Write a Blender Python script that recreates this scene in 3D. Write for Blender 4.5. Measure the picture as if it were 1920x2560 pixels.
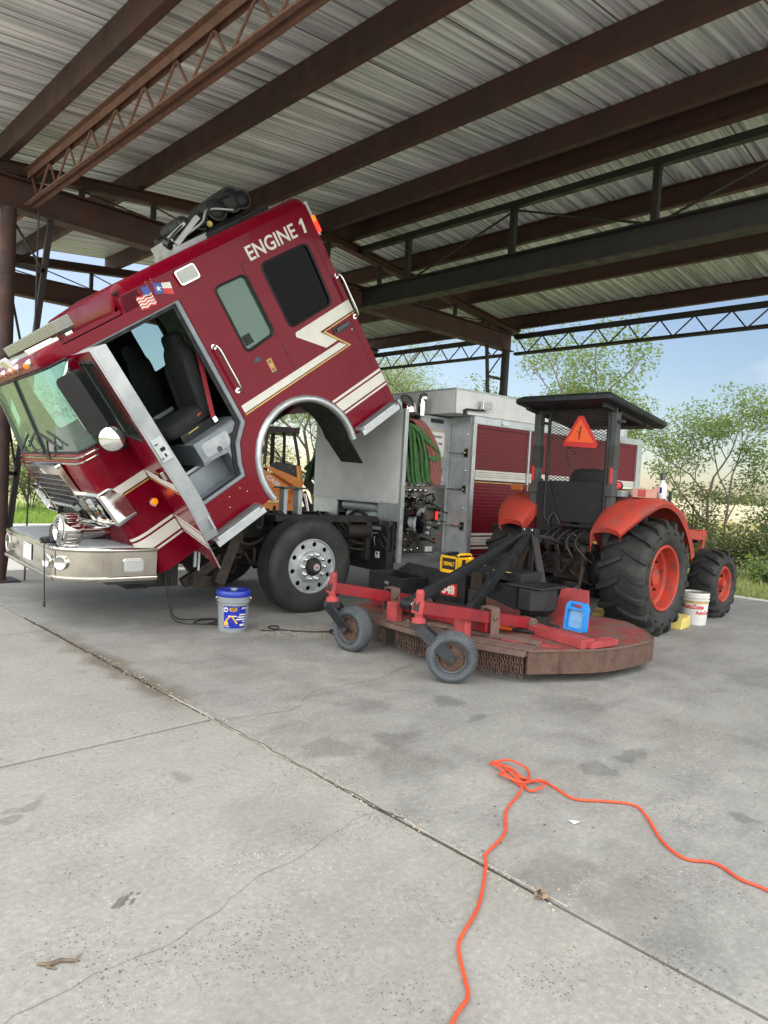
import bpy, bmesh, math, random
from math import sin, cos, pi, radians, sqrt, atan2
from mathutils import Vector, Matrix, noise
from mathutils.geometry import tessellate_polygon
for o in list(bpy.data.objects): bpy.data.objects.remove(o)
SC = bpy.context.scene
COL = SC.collection
# ---------------------------------------------------------------- camera
# world: X and Y run along the shed's frames, Z up, the slab is z = 0, metres
cam_d = bpy.data.cameras.new('camera'); cam = bpy.data.objects.new('camera', cam_d); COL.objects.link(cam)
_p, _r, _a = radians(-2.516), radians(3.115), radians(45.61)
_fw = Vector((0, cos(_p), sin(_p))); _u0 = Vector((0, -sin(_p), cos(_p))); _r0 = Vector((1, 0, 0))
_rt = _r0*cos(_r)+_u0*sin(_r); _up = -_r0*sin(_r)+_u0*cos(_r)
_B = Matrix(((sin(_a), cos(_a), 0), (-cos(_a), sin(_a), 0), (0, 0, 1)))
_rt, _up, _fw = _B@_rt, _B@_up, _B@_fw
cam.matrix_world = Matrix(((_rt.x, _up.x, -_fw.x, 0), (_rt.y, _up.y, -_fw.y, 0), (_rt.z, _up.z, -_fw.z, 1.45), (0, 0, 0, 1)))
cam_d.sensor_fit = 'HORIZONTAL'; cam_d.sensor_width = 36; cam_d.lens = 36*1746.6/1920
cam_d.clip_start = .05; cam_d.clip_end = 5000
SC.camera = cam
# ---------------------------------------------------------------- sky and sun
SUN_EL, SUN_AZ = radians(47), atan2(.38, .92)
FILL_CLOUD = 29
W = bpy.data.worlds.new('World'); SC.world = W; W.use_nodes = True
nt = W.node_tree; nt.nodes.clear()
wo = nt.nodes.new('ShaderNodeOutputWorld'); bg = nt.nodes.new('ShaderNodeBackground')
sky = nt.nodes.new('ShaderNodeTexSky'); sky.sky_type = 'NISHITA'; sky.sun_disc = False
sky.sun_elevation = SUN_EL; sky.sun_rotation = SUN_AZ; sky.air_density = 1.0; sky.dust_density = .7; sky.ozone_density = 1.2
wtc = nt.nodes.new('ShaderNodeTexCoord'); wmp = nt.nodes.new('ShaderNodeMapping'); wmp.inputs['Scale'].default_value = (1, 1, 2.6)
wn = nt.nodes.new('ShaderNodeTexNoise'); wn.inputs['Scale'].default_value = 2.3; wn.inputs['Detail'].default_value = 7; wn.inputs['Roughness'].default_value = .58
wr = nt.nodes.new('ShaderNodeMapRange'); wr.inputs['From Min'].default_value = .55; wr.inputs['From Max'].default_value = .76; wr.inputs['To Max'].default_value = .8
# unseen bright cloud added as fill light behind and above the camera; ahead the sky is mostly blue
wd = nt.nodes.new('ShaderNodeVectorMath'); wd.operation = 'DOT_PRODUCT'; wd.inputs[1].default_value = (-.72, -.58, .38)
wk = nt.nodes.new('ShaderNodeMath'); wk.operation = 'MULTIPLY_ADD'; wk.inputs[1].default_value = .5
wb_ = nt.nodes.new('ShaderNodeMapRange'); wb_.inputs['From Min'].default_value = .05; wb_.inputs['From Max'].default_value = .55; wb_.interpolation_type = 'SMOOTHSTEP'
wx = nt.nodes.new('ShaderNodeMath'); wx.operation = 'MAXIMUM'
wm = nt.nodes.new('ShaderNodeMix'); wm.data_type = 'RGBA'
wc1 = nt.nodes.new('ShaderNodeMix'); wc1.data_type = 'RGBA'; wc1.inputs['A'].default_value = (8.5, 8.7, 9, 1); wc1.inputs['B'].default_value = (FILL_CLOUD*1.0, FILL_CLOUD, FILL_CLOUD*.985, 1)
nt.links.new(wtc.outputs['Generated'], wmp.inputs['Vector']); nt.links.new(wmp.outputs[0], wn.inputs['Vector'])
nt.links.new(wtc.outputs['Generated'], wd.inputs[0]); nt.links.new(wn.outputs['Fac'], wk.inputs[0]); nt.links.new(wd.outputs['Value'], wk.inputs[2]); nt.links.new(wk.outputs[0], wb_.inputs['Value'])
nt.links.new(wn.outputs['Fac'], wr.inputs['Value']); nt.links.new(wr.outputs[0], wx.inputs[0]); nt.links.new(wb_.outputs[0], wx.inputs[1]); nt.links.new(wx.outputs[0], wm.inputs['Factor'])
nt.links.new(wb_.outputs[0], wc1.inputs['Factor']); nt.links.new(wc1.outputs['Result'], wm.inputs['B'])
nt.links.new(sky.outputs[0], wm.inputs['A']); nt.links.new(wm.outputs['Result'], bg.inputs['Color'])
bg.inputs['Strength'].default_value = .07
nt.links.new(bg.outputs[0], wo.inputs['Surface'])
sun_d = bpy.data.lights.new('sun', 'SUN'); sun = bpy.data.objects.new('sun', sun_d); COL.objects.link(sun)
sun_d.energy = 3.2; sun_d.angle = radians(.6); sun_d.color = (1, .95, .87)
_sd = Vector((sin(SUN_AZ)*cos(SUN_EL), cos(SUN_AZ)*cos(SUN_EL), sin(SUN_EL)))
sun.rotation_euler = _sd.to_track_quat('Z', 'Y').to_euler(); sun.location = (0, 30, 40)
SC.view_settings.view_transform = 'Standard'; SC.view_settings.look = 'None'
SC.view_settings.exposure = .74; SC.view_settings.gamma = 1
try:
    SC.cycles.max_bounces = 8; SC.cycles.diffuse_bounces = 5; SC.cycles.glossy_bounces = 4; SC.cycles.transparent_max_bounces = 12
    SC.cycles.use_denoising = True
except Exception: pass
# ---------------------------------------------------------------- materials
def lin(c):
    f = lambda v: v/12.92 if v <= .04045 else ((v+.055)/1.055)**2.4
    return (f(c[0]/255), f(c[1]/255), f(c[2]/255), 1)
class NT:
    def __init__(s, name):
        s.m = bpy.data.materials.new(name); s.m.use_nodes = True; s.t = s.m.node_tree; s.t.nodes.clear()
        s.out = s.n('OutputMaterial'); s._tc = None
    def n(s, k, **kw):
        nd = s.t.nodes.new('ShaderNode'+k)
        for a, v in kw.items(): setattr(nd, a, v)
        return nd
    def l(s, a, b): s.t.links.new(a, b)
    def co(s):
        if not s._tc: s._tc = s.n('TexCoord')
        return s._tc.outputs['Object']
    def setv(s, sock, v):
        if hasattr(v, 'links'): s.l(v, sock)
        elif hasattr(sock.default_value, '__len__') and not hasattr(v, '__len__'): sock.default_value = (v, v, v, 1)[:len(sock.default_value)]
        else: sock.default_value = v
    def noise(s, sc, det=4, rough=.55, vec=None, dist=0):
        nd = s.n('TexNoise'); nd.inputs['Scale'].default_value = sc; nd.inputs['Detail'].default_value = det
        nd.inputs['Roughness'].default_value = rough; nd.inputs['Distortion'].default_value = dist
        s.l(vec if vec is not None else s.co(), nd.inputs['Vector']); return nd.outputs['Fac']
    def rng(s, v, a, b, c=0, d=1, smooth=False):
        nd = s.n('MapRange'); nd.inputs[1].default_value = a; nd.inputs[2].default_value = b; nd.inputs[3].default_value = c; nd.inputs[4].default_value = d
        if smooth: nd.interpolation_type = 'SMOOTHSTEP'
        s.l(v, nd.inputs[0]); return nd.outputs[0]
    def mix(s, f, a, b, mode='MIX'):
        nd = s.n('Mix'); nd.data_type = 'RGBA'; nd.blend_type = mode
        s.setv(nd.inputs['Factor'], f); s.setv(nd.inputs['A'], a); s.setv(nd.inputs['B'], b); return nd.outputs['Result']
    def math(s, op, a, b=0, c=0):
        nd = s.n('Math'); nd.operation = op; s.setv(nd.inputs[0], a); s.setv(nd.inputs[1], b)
        if c: s.setv(nd.inputs[2], c)
        return nd.outputs[0]
    def sep(s, v=None):
        nd = s.n('SeparateXYZ'); s.l(v if v is not None else s.co(), nd.inputs[0]); return nd.outputs
    def map(s, sc=(1, 1, 1), rot=(0, 0, 0), loc=(0, 0, 0)):
        nd = s.n('Mapping'); nd.inputs['Scale'].default_value = sc; nd.inputs['Rotation'].default_value = rot; nd.inputs['Location'].default_value = loc
        s.l(s.co(), nd.inputs['Vector']); return nd.outputs[0]
    def bump(s, h, st=.3, d=.01, nrm=None):
        nd = s.n('Bump'); nd.inputs['Strength'].default_value = st; nd.inputs['Distance'].default_value = d; s.l(h, nd.inputs['Height'])
        if nrm is not None: s.l(nrm, nd.inputs['Normal'])
        return nd.outputs[0]
    def bsdf(s, col, rough=.5, metal=0, nrm=None, **kw):
        b = s.n('BsdfPrincipled'); s.setv(b.inputs['Base Color'], col); s.setv(b.inputs['Roughness'], rough); s.setv(b.inputs['Metallic'], metal)
        if nrm is not None: s.l(nrm, b.inputs['Normal'])
        for k, v in kw.items(): s.setv(b.inputs[k.replace('_', ' ')], v)
        s.l(b.outputs[0], s.out.inputs['Surface']); return b
MATS = {}
def simple(name, c1, c2=None, rough=.5, metal=0, sc=6, bump=0, bsc=60, lo=.35, hi=.7, rv=.15, **kw):
    """paint, steel, plastic ...: two tones mixed by noise, uneven gloss, fine bump"""
    t = NT(name); c1 = lin(c1) if max(c1) > 1 else (*c1, 1)
    c2 = c1 if c2 is None else (lin(c2) if max(c2) > 1 else (*c2, 1))
    n1 = t.noise(sc, 6, .62); f = t.rng(n1, lo, hi)
    col = t.mix(f, c1, c2); r = t.rng(t.noise(sc*2.3, 3), .3, .7, max(.02, rough-rv), min(1, rough+rv))
    nr = t.bump(t.noise(bsc, 4, .6), bump, .004) if bump else None
    t.bsdf(col, r, metal, nr, **kw); MATS[name] = t.m; return t.m
simple('steel_primer', (76, 46, 40), (58, 44, 42), .66, 0, 2.2, .15, 90)
simple('steel_dark', (48, 43, 43), (36, 35, 36), .6, 0, 2.5, .15, 90)
simple('steel_rust', (116, 80, 64), (88, 64, 54), .75, 0, 9, .3, 120)
simple('rust', (98, 73, 61), (72, 55, 49), .85, .0, 14, .5, 150)
simple('rust_deck', (108, 86, 76), (84, 68, 61), .8, 0, 10, .4, 140)
simple('chrome', (224, 224, 222), (210, 210, 208), .09, 1, 5, 0, 60, rv=.05)
simple('steel_polished', (196, 192, 182), (180, 176, 165), .13, 1, 3, 0, 60, rv=.07); simple('steel_panel', (150, 148, 142), (120, 118, 114), .3, .9, 4, .04, 90)
simple('aluminium', (196, 200, 202), (172, 178, 180), .42, .7, 5, .05, 200)
simple('aluminium_dull', (186, 191, 193), (150, 157, 160), .5, .3, 4, .08, 200)
simple('grey_paint', (136, 143, 149), (120, 128, 134), .5, .15, 5, .04, 200)
simple('rubber', (28, 28, 28), (46, 45, 43), .78, 0, 5, .2, 120)
simple('rubber_dusty', (64, 64, 62), (46, 47, 47), .9, 0, 8, .3, 120)
simple('rubber_side', (27, 27, 29), (50, 49, 46), .7, 0, 4, .25, 90)
simple('tyre_grey', (84, 89, 93), (60, 65, 69), .88, 0, 7, .25, 120)
simple('black_plastic', (26, 27, 29), (36, 37, 39), .45, 0, 8, .05, 200)
simple('black_paint', (17, 19, 23), (32, 34, 38), .5, 0, 6, .1, 120)
simple('black_gloss', (6, 7, 10), (8, 9, 12), .12, 0, 6, 0, rv=.01); simple('window_black', (3, 4, 7), (4, 5, 9), .1, 0, 6, 0, rv=.01, Specular_IOR_Level=.06)
simple('dark_cloth', (33, 34, 36), (43, 43, 45), .92, 0, 12, .35, 400)
simple('dark_trim', (22, 23, 26), (17, 18, 20), .6, 0, 6, .1, 200)
simple('grime', (32, 30, 29), (48, 43, 39), .75, .2, 8, .4, 80)
simple('grime_brown', (62, 53, 46), (42, 38, 35), .8, .2, 9, .4, 80)
simple('white_decal', (222, 220, 210), (206, 204, 196), .4, 0, 5, 0)
simple('gold_decal', (208, 168, 92), (190, 150, 80), .35, .2, 5, 0)
simple('black_decal', (14, 13, 13), None, .4, 0, 5, 0)
simple('red_decal', (196, 44, 40), None, .4, 0, 5, 0)
simple('blue_decal', (40, 64, 150), None, .4, 0, 5, 0)
simple('red_belt', (150, 34, 46), (126, 28, 40), .7, 0, 9, .2, 200)
simple('tractor_orange', (172, 54, 38), (128, 66, 58), .6, 0, 7, .2, 90, .4, .72)
simple('rim_orange', (178, 54, 36), (116, 62, 52), .6, 0, 8, .2, 90, .42, .7)
simple('mower_red', (138, 24, 32), (104, 26, 32), .45, 0, 5, .1, 120)
simple('mower_pink', (172, 66, 66), (134, 50, 54), .7, 0, 7, .2, 140)
simple('backhoe_orange', (214, 138, 70), (190, 116, 60), .5, 0, 3, .1, 100)
simple('cord_orange', (226, 80, 42), (190, 66, 40), .5, 0, 5, .1, 300)
simple('tool_orange', (236, 92, 36), None, .45, 0, 8, 0)
simple('blue_plastic', (26, 120, 200), (34, 132, 210), .35, 0, 6, 0)
simple('blue_clear', (120, 168, 206), (96, 146, 190), .25, 0, 14, .15, 60)
simple('lid_blue', (30, 48, 150), (38, 58, 160), .35, 0, 5, 0)
simple('label_blue', (26, 44, 158), (24, 40, 146), .35, 0, 5, 0)
simple('pail_grey', (142, 148, 150), (128, 134, 138), .45, 0, 4, .05, 200)
simple('pail_white', (214, 214, 212), (190, 188, 182), .5, 0, 6, .05, 200)
simple('yellow_plastic', (236, 186, 30), (222, 170, 26), .45, 0, 8, 0)
simple('yellow_paint', (214, 196, 110), (190, 170, 90), .7, 0, 9, .2, 120)
simple('cream_paint', (228, 206, 150), (210, 186, 130), .5, 0, 5, 0)
simple('tan_label', (206, 170, 104), (190, 150, 90), .6, 0, 9, 0)
simple('hose_green', (80, 124, 72), (56, 98, 56), .85, 0, 20, .4, 300)
simple('hose_green_dark', (34, 66, 38), (46, 84, 46), .85, 0, 20, .4, 300)
simple('hose_red', (156, 100, 90), (128, 80, 74), .85, 0, 20, .4, 300)
simple('bark', (112, 102, 90), (78, 70, 62), .9, 0, 12, .6, 60)
simple('bark_red', (80, 54, 48), (42, 39, 39), .8, 0, 3, .2, 60)
simple('wood', (170, 120, 110), (190, 150, 130), .8, 0, 8, .2, 80)
simple('pebble', (170, 160, 142), (130, 122, 108), .9, 0, 30, .2, 200)
simple('dry_leaf', (150, 130, 108), (110, 96, 82), .9, 0, 20, .3, 200)
simple('twig', (96, 82, 70), (130, 116, 100), .9, 0, 20, .3, 200)
simple('white_plastic', (226, 228, 228), (210, 212, 214), .35, 0, 6, 0)
simple('smoked', (52, 58, 62), (64, 70, 74), .25, 0, 6, 0)
simple('stone_grey', (170, 175, 180), None, .5, 0, 6, 0)
simple('brass', (190, 160, 90), None, .3, 1, 6, 0)
simple('dark_red', (92, 16, 22), (78, 14, 20), .4, 0, 5, .05, 100)
simple('screen_black', (30, 34, 38), (40, 44, 48), .6, .3, 8, 0)
def truck_red(name, c=(114, 3, 28), rough=.22):
    t = NT(name); dust = t.rng(t.noise(2.2, 6, .6), .45, .75)
    col = t.mix(t.math('MULTIPLY', dust, .03), lin(c), lin((150, 70, 76)))
    t.bsdf(col, t.math('MULTIPLY_ADD', dust, .18, rough), 0, None, Coat_Weight=.1, Coat_Roughness=.03, Specular_IOR_Level=.12); MATS[name] = t.m
truck_red('truck_red')
def emit(name, c, st, base=None):
    t = NT(name); t.bsdf(lin(base or c), .25, 0, None, Emission_Color=lin(c), Emission_Strength=st); MATS[name] = t.m
emit('amber_lit', (255, 110, 10), .9, (210, 90, 20)); emit('red_lit', (255, 40, 20), 2.0, (180, 20, 20)); emit('orange_lit', (255, 120, 40), 4)
def lens(name, c, rough=.15):
    t = NT(name); x = t.sep()
    w = t.n('TexWave'); w.inputs['Scale'].default_value = 22; w.bands_direction = 'Z'; t.l(t.co(), w.inputs['Vector'])
    t.bsdf(lin(c), rough, .25, t.bump(w.outputs['Fac'], .4, .006), Specular_IOR_Level=.8); MATS[name] = t.m
lens('lens_clear', (186, 190, 190)); lens('lens_red', (196, 44, 44)); lens('lens_amber', (190, 110, 60)); lens('lens_grey', (150, 158, 150)); lens('lens_cream', (214, 206, 170))
def diamond(name, c=(252, 253, 253), sc=21, metal=.04, rough=.38, dirt=.14):
    t = NT(name); sp = t.sep(); 
    def lug(axis_a, axis_b):
        u = t.math('MULTIPLY', t.math('ADD', axis_a, axis_b), sc); v = t.math('MULTIPLY', t.math('SUBTRACT', axis_a, axis_b), sc)
        a = t.math('FRACT', u); b = t.math('FRACT', v); fl = t.math('MODULO', t.math('ADD', t.math('FLOOR', u), t.math('FLOOR', v)), 2)
        fl = t.math('ABSOLUTE', fl)
        da = t.math('ABSOLUTE', t.math('SUBTRACT', a, .5)); db = t.math('ABSOLUTE', t.math('SUBTRACT', b, .5))
        e1 = t.math('ADD', t.math('MULTIPLY', da, 1.1), t.math('MULTIPLY', db, 3.4)); e2 = t.math('ADD', t.math('MULTIPLY', db, 1.1), t.math('MULTIPLY', da, 3.4))
        mixn = t.n('Mix'); t.l(fl, mixn.inputs[0]); t.l(e1, mixn.inputs[2]); t.l(e2, mixn.inputs[3])
        return t.rng(mixn.outputs[0], .62, .35, 0, 1, True)
    s2 = t.math('ADD', sp[0], sp[1])
    h = lug(s2, sp[2])
    d = t.rng(t.noise(3, 6, .65), .4, .8)
    col = t.mix(t.math('MULTIPLY', d, dirt*2), lin(c), lin((110, 112, 112))); col = t.mix(t.math('MULTIPLY', t.math('SUBTRACT', 1, h), .34), col, lin((112, 116, 118)))
    t.bsdf(col, t.math('MULTIPLY_ADD', d, .2, rough), metal, t.bump(h, 1, .009)); MATS[name] = t.m
diamond('diamond_plate'); diamond('tread_plate', (150, 152, 150), 30, .7, .4, .4)
def shutter(name, c):
    t = NT(name); sp = t.sep(); z = t.math('MULTIPLY', sp[2], 2*pi/.045)
    h = t.math('ABSOLUTE', t.math('SINE', t.math('MULTIPLY', z, .5)))
    d = t.rng(t.noise(3, 5), .4, .75)
    t.bsdf(t.mix(t.math('MULTIPLY', d, .25), lin(c), lin((104, 30, 40))), t.math('MULTIPLY_ADD', d, .15, .3), 0, t.bump(h, .25, .004), Coat_Weight=.1, Coat_Roughness=.1, Specular_IOR_Level=.3); MATS[name] = t.m
shutter('shutter_red', (104, 8, 24))
def glass(name, tint, rough=.02, dens=.75, refl=1.45):
    t = NT(name); tr = t.n('BsdfTransparent'); tr.inputs[0].default_value = lin(tint)
    gl = t.n('BsdfGlossy'); gl.inputs['Roughness'].default_value = rough; gl.inputs[0].default_value = (1, 1, 1, 1)
    fr = t.n('Fresnel'); fr.inputs[0].default_value = refl
    mx = t.n('MixShader'); t.l(fr.outputs[0], mx.inputs[0]); t.l(tr.outputs[0], mx.inputs[1]); t.l(gl.outputs[0], mx.inputs[2])
    df = t.n('BsdfDiffuse'); df.inputs[0].default_value = lin((150, 190, 172)); m2 = t.n('MixShader'); m2.inputs[0].default_value = 1-dens
    t.l(mx.outputs[0], m2.inputs[1]); t.l(df.outputs[0], m2.inputs[2]); t.l(m2.outputs[0], t.out.inputs['Surface']); MATS[name] = t.m
glass('glass_green', (190, 238, 220), .02, .86, 1.9); glass('glass_side', (150, 190, 176), .03, .8, 1.5); glass('glass_clear', (215, 228, 224), .02, .97)
def foliage(name, c1, c2, tr=.45, trc=None):
    t = NT(name); oi = t.n('ObjectInfo'); geo = t.n('NewGeometry')
    n = t.noise(1.3, 3); rnd = geo.outputs['Random Per Island']
    f = t.math('MULTIPLY_ADD', rnd, .6, t.math('MULTIPLY', n, .45)); col = t.mix(f, lin(c1), lin(c2))
    df = t.n('BsdfDiffuse'); t.l(col, df.inputs[0]); ts = t.n('BsdfTranslucent'); t.l(t.mix(.35, col, lin(trc or (170, 190, 60))), ts.inputs[0])
    gl = t.n('BsdfGlossy'); gl.inputs['Roughness'].default_value = .45; gl.inputs[0].default_value = (.6, .65, .6, 1)
    m1 = t.n('MixShader'); m1.inputs[0].default_value = tr; t.l(df.outputs[0], m1.inputs[1]); t.l(ts.outputs[0], m1.inputs[2])
    m2 = t.n('MixShader'); m2.inputs[0].default_value = .06; t.l(m1.outputs[0], m2.inputs[1]); t.l(gl.outputs[0], m2.inputs[2])
    t.l(m2.outputs[0], t.out.inputs['Surface']); MATS[name] = t.m
foliage('leaf_mesquite', (80, 98, 60), (122, 136, 90)); foliage('leaf_tall', (62, 86, 50), (98, 120, 70)); foliage('leaf_shrub', (62, 70, 50), (104, 108, 76), .3)
foliage('leaf_dark', (54, 66, 44), (84, 94, 62), .25); foliage('grass_blade', (104, 140, 58), (140, 168, 80), .4); foliage('grass_mixed', (112, 126, 76), (146, 148, 102), .35); simple('rollbar', (74, 79, 78), (54, 57, 58), .6, 0, 5, .1, 90); foliage('grass_dry', (150, 140, 96), (176, 164, 118), .3)
def ground_mat(name, c1, c2, c3, sc):
    t = NT(name); a = t.rng(t.noise(sc, 6, .6), .35, .65); b = t.rng(t.noise(sc*7, 5, .7), .35, .7)
    t.bsdf(t.mix(t.math('MULTIPLY', b, .5), t.mix(a, lin(c1), lin(c2)), lin(c3)), .95, 0, t.bump(t.noise(14, 6, .7), .6, .05)); MATS[name] = t.m
ground_mat('turf', (112, 128, 66), (132, 138, 84), (88, 92, 56), .35); ground_mat('crop', (158, 148, 122), (146, 139, 112), (130, 126, 98), .06)
ground_mat('dirt', (140, 130, 110), (120, 112, 92), (96, 100, 66), .8)
def concrete(name, c1, c2, dark, stains=(), joint_x=None, dirt=.35):
    t = NT(name); P = t.co()
    big = t.rng(t.noise(.55, 5, .6), .3, .7); mid = t.rng(t.noise(3.2, 7, .68, dist=.6), .34, .7); streak = t.rng(t.noise(1, 6, .7, t.map((1.1, 5, 1), (0, 0, .5))), .48, .78)
    fine = t.noise(120, 4, .7); 
    col = t.mix(big, lin(c1), lin(c2)); col = t.mix(t.math('MULTIPLY', t.rng(t.noise(1.1, 5, .6, t.map((1, 1, 1), (0, 0, .3), (7, 3, 0))), .5, .72), .3), col, lin((134, 126, 112))); col = t.mix(t.math('MULTIPLY', mid, dirt), col, lin(dark)); col = t.mix(t.math('MULTIPLY', streak, dirt*.9), col, lin(dark))
    col = t.mix(t.math('MULTIPLY', t.rng(fine, .35, .7), .22), col, lin((78, 74, 68)))
    vo = t.n('TexVoronoi'); vo.inputs['Scale'].default_value = 26; t.l(t.map((1, 1, 1), (0, 0, .4)), vo.inputs['Vector'])
    pm = t.math('MULTIPLY', t.rng(vo.outputs['Distance'], .16, .05), t.rng(t.noise(1.6, 4, .6), .5, .62))
    vo2 = t.n('TexVoronoi'); vo2.inputs['Scale'].default_value = 70; t.l(P, vo2.inputs['Vector'])
    pm2 = t.math('MULTIPLY', t.rng(vo2.outputs['Distance'], .26, .1), t.rng(t.noise(2.6, 3, .6), .48, .62))
    vo4 = t.n('TexVoronoi'); vo4.inputs['Scale'].default_value = 11; t.l(t.map((1, 1.3, 1), (0, 0, 2.2), (1, 5, 0)), vo4.inputs['Vector'])
    pm = t.math('MAXIMUM', pm, t.math('MULTIPLY', t.rng(vo4.outputs['Distance'], .11, .05), t.rng(t.noise(.9, 4, .6), .5, .56)))
    mm_ = t.rng(t.noise(42, 3, .6), .3, .7); col = t.mix(t.math('MULTIPLY', t.rng(mm_, .5, 1), .2), col, lin((196, 192, 182))); col = t.mix(t.math('MULTIPLY', t.rng(mm_, .5, 0), .2), col, lin((112, 107, 99)))
    sp_ = t.rng(t.noise(26, 5, .75), .38, .68); col = t.mix(t.math('MULTIPLY', sp_, .2), col, lin((104, 98, 90))); sp2 = t.rng(t.noise(58, 3, .7, t.map((1, 1, 1), (0, 0, .7), (2, 2, 0))), .6, .7); col = t.mix(t.math('MULTIPLY', sp2, .32), col, lin((92, 86, 78)))
    pits = t.math('MAXIMUM', pm, pm2); col = t.mix(t.math('MULTIPLY', pits, .95), col, lin((70, 64, 57)))
    vo3 = t.n('TexVoronoi'); vo3.inputs['Scale'].default_value = 48; t.l(t.map((1, 1, 1), (0, 0, 1.1), (3, 1, 0)), vo3.inputs['Vector'])
    agg = t.math('MULTIPLY', t.rng(vo3.outputs['Distance'], .2, .1), t.rng(t.noise(2.1, 4), .5, .64)); col = t.mix(t.math('MULTIPLY', agg, .5), col, lin((226, 220, 206)))
    wv = t.n('VectorMath'); wv.operation = 'MULTIPLY_ADD'; nz = t.n('TexNoise'); nz.inputs['Scale'].default_value = 5; nz.inputs['Detail'].default_value = 5; t.l(P, nz.inputs['Vector'])
    t.l(nz.outputs['Color'], wv.inputs[0]); wv.inputs[1].default_value = (.34, .34, 0); t.l(P, wv.inputs[2])
    for (x, y, r, st, sx) in stains:
        vs = t.n('Mapping'); t.l(wv.outputs[0], vs.inputs['Vector']); vs.inputs['Location'].default_value = (-(x+.17)*1, -(y+.17)*sx, 0); vs.inputs['Scale'].default_value = (1, sx, 1)
        ln = t.n('VectorMath'); ln.operation = 'LENGTH'; t.l(vs.outputs[0], ln.inputs[0])
        m = t.rng(ln.outputs['Value'], r, r*.55, 0, st*.75, True); col = t.mix(m, col, lin((72, 70, 66)))
    if joint_x is not None:                              # water stain that has run along the drip line
        sp = t.sep(wv.outputs[0]); dx = t.math('ABSOLUTE', t.math('SUBTRACT', sp[0], joint_x+.17)); yy = sp[1]
        m = t.math('MULTIPLY', t.rng(dx, .17, .03), t.math('MULTIPLY', t.rng(yy, 3.85, 4.3), t.rng(yy, 6.9, 5.6))); col = t.mix(t.math('MULTIPLY', m, .75), col, lin((92, 82, 66)))
    h = t.math('SUBTRACT', t.math('MULTIPLY', fine, .35), t.math('MULTIPLY', pits, .8))
    t.bsdf(col, t.rng(mid, 0, 1, .82, .62), 0, t.bump(h, .5, .006), Specular_IOR_Level=.35); MATS[name] = t.m
STAINS = [(3.59, 2.95, .16, .55, 1.4), (3.48, 2.62, .14, .5, 2.2), (2.44, 2.8, .2, .4, 1.2), (2.83, 2.66, .22, .45, 1.5), (2.62, 2.42, .25, .35, 1), (3.72, 1.72, .17, .55, 1.6), (3.38, 1.74, .13, .5, 1.3), (3.4, 1.06, .09, .55, 1),
          (3.1, 3.2, .2, .3, 1), (2.36, .98, .25, .35, 1), (2.34, 1.36, .22, .4, 1.5), (4.2, 2.4, .3, .25, 1), (2.9, 4.6, .4, .3, 2), (3.2, 5.9, .5, .35, 1.2), (4.6, 1.2, .4, .25, 1.5), (6.2, 1.8, .5, .3, 1.4), (8, 1.2, .6, .3, 1.2)]
concrete('concrete_inside', (164, 163, 158), (148, 148, 144), (100, 100, 99), STAINS, 2.16, .5)
concrete('concrete_apron', (166, 164, 157), (152, 151, 146), (116, 115, 111), [(.99, 3.1, .1, .5, 2), (.92, 3.0, .06, .5, 1), (1.62, 2.97, .05, .4, 1), (1.03, 2.2, .025, .95, 1), (1.07, 2.16, .02, .95, 1), (1.0, 2.22, .02, .9, 1), (1.06, 2.22, .016, .9, 1), (1.1, 2.2, .014, .9, 1), (1.75, 2.3, .3, .2, 1), (1.3, 1.4, .5, .15, 1)], 2.16, .3)
def roof_mat():
    t = NT('roof_sheet'); mp = t.map((.35, 26, 1)); st = t.rng(t.noise(1, 3, .6, mp), .4, .66); big = t.rng(t.noise(.35, 4, .6), .4, .68)  # fine streaks: dirt, plus the ribs' shading and gloss put into the colour
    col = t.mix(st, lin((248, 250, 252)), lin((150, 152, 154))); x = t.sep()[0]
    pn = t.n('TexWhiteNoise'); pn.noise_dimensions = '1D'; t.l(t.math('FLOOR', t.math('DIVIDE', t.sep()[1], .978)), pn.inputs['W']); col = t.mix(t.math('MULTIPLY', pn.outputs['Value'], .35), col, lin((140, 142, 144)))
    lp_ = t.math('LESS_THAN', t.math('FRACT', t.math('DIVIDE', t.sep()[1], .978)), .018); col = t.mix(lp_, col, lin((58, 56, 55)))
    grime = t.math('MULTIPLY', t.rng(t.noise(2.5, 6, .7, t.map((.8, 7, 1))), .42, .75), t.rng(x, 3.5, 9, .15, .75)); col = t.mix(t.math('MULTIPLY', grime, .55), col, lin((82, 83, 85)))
    t.bsdf(t.mix(t.math('MULTIPLY', big, .3), col, lin((170, 172, 174))), .45, .15, t.bump(t.noise(40, 3), .08, .003)); MATS['roof_sheet'] = t.m
roof_mat()
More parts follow.
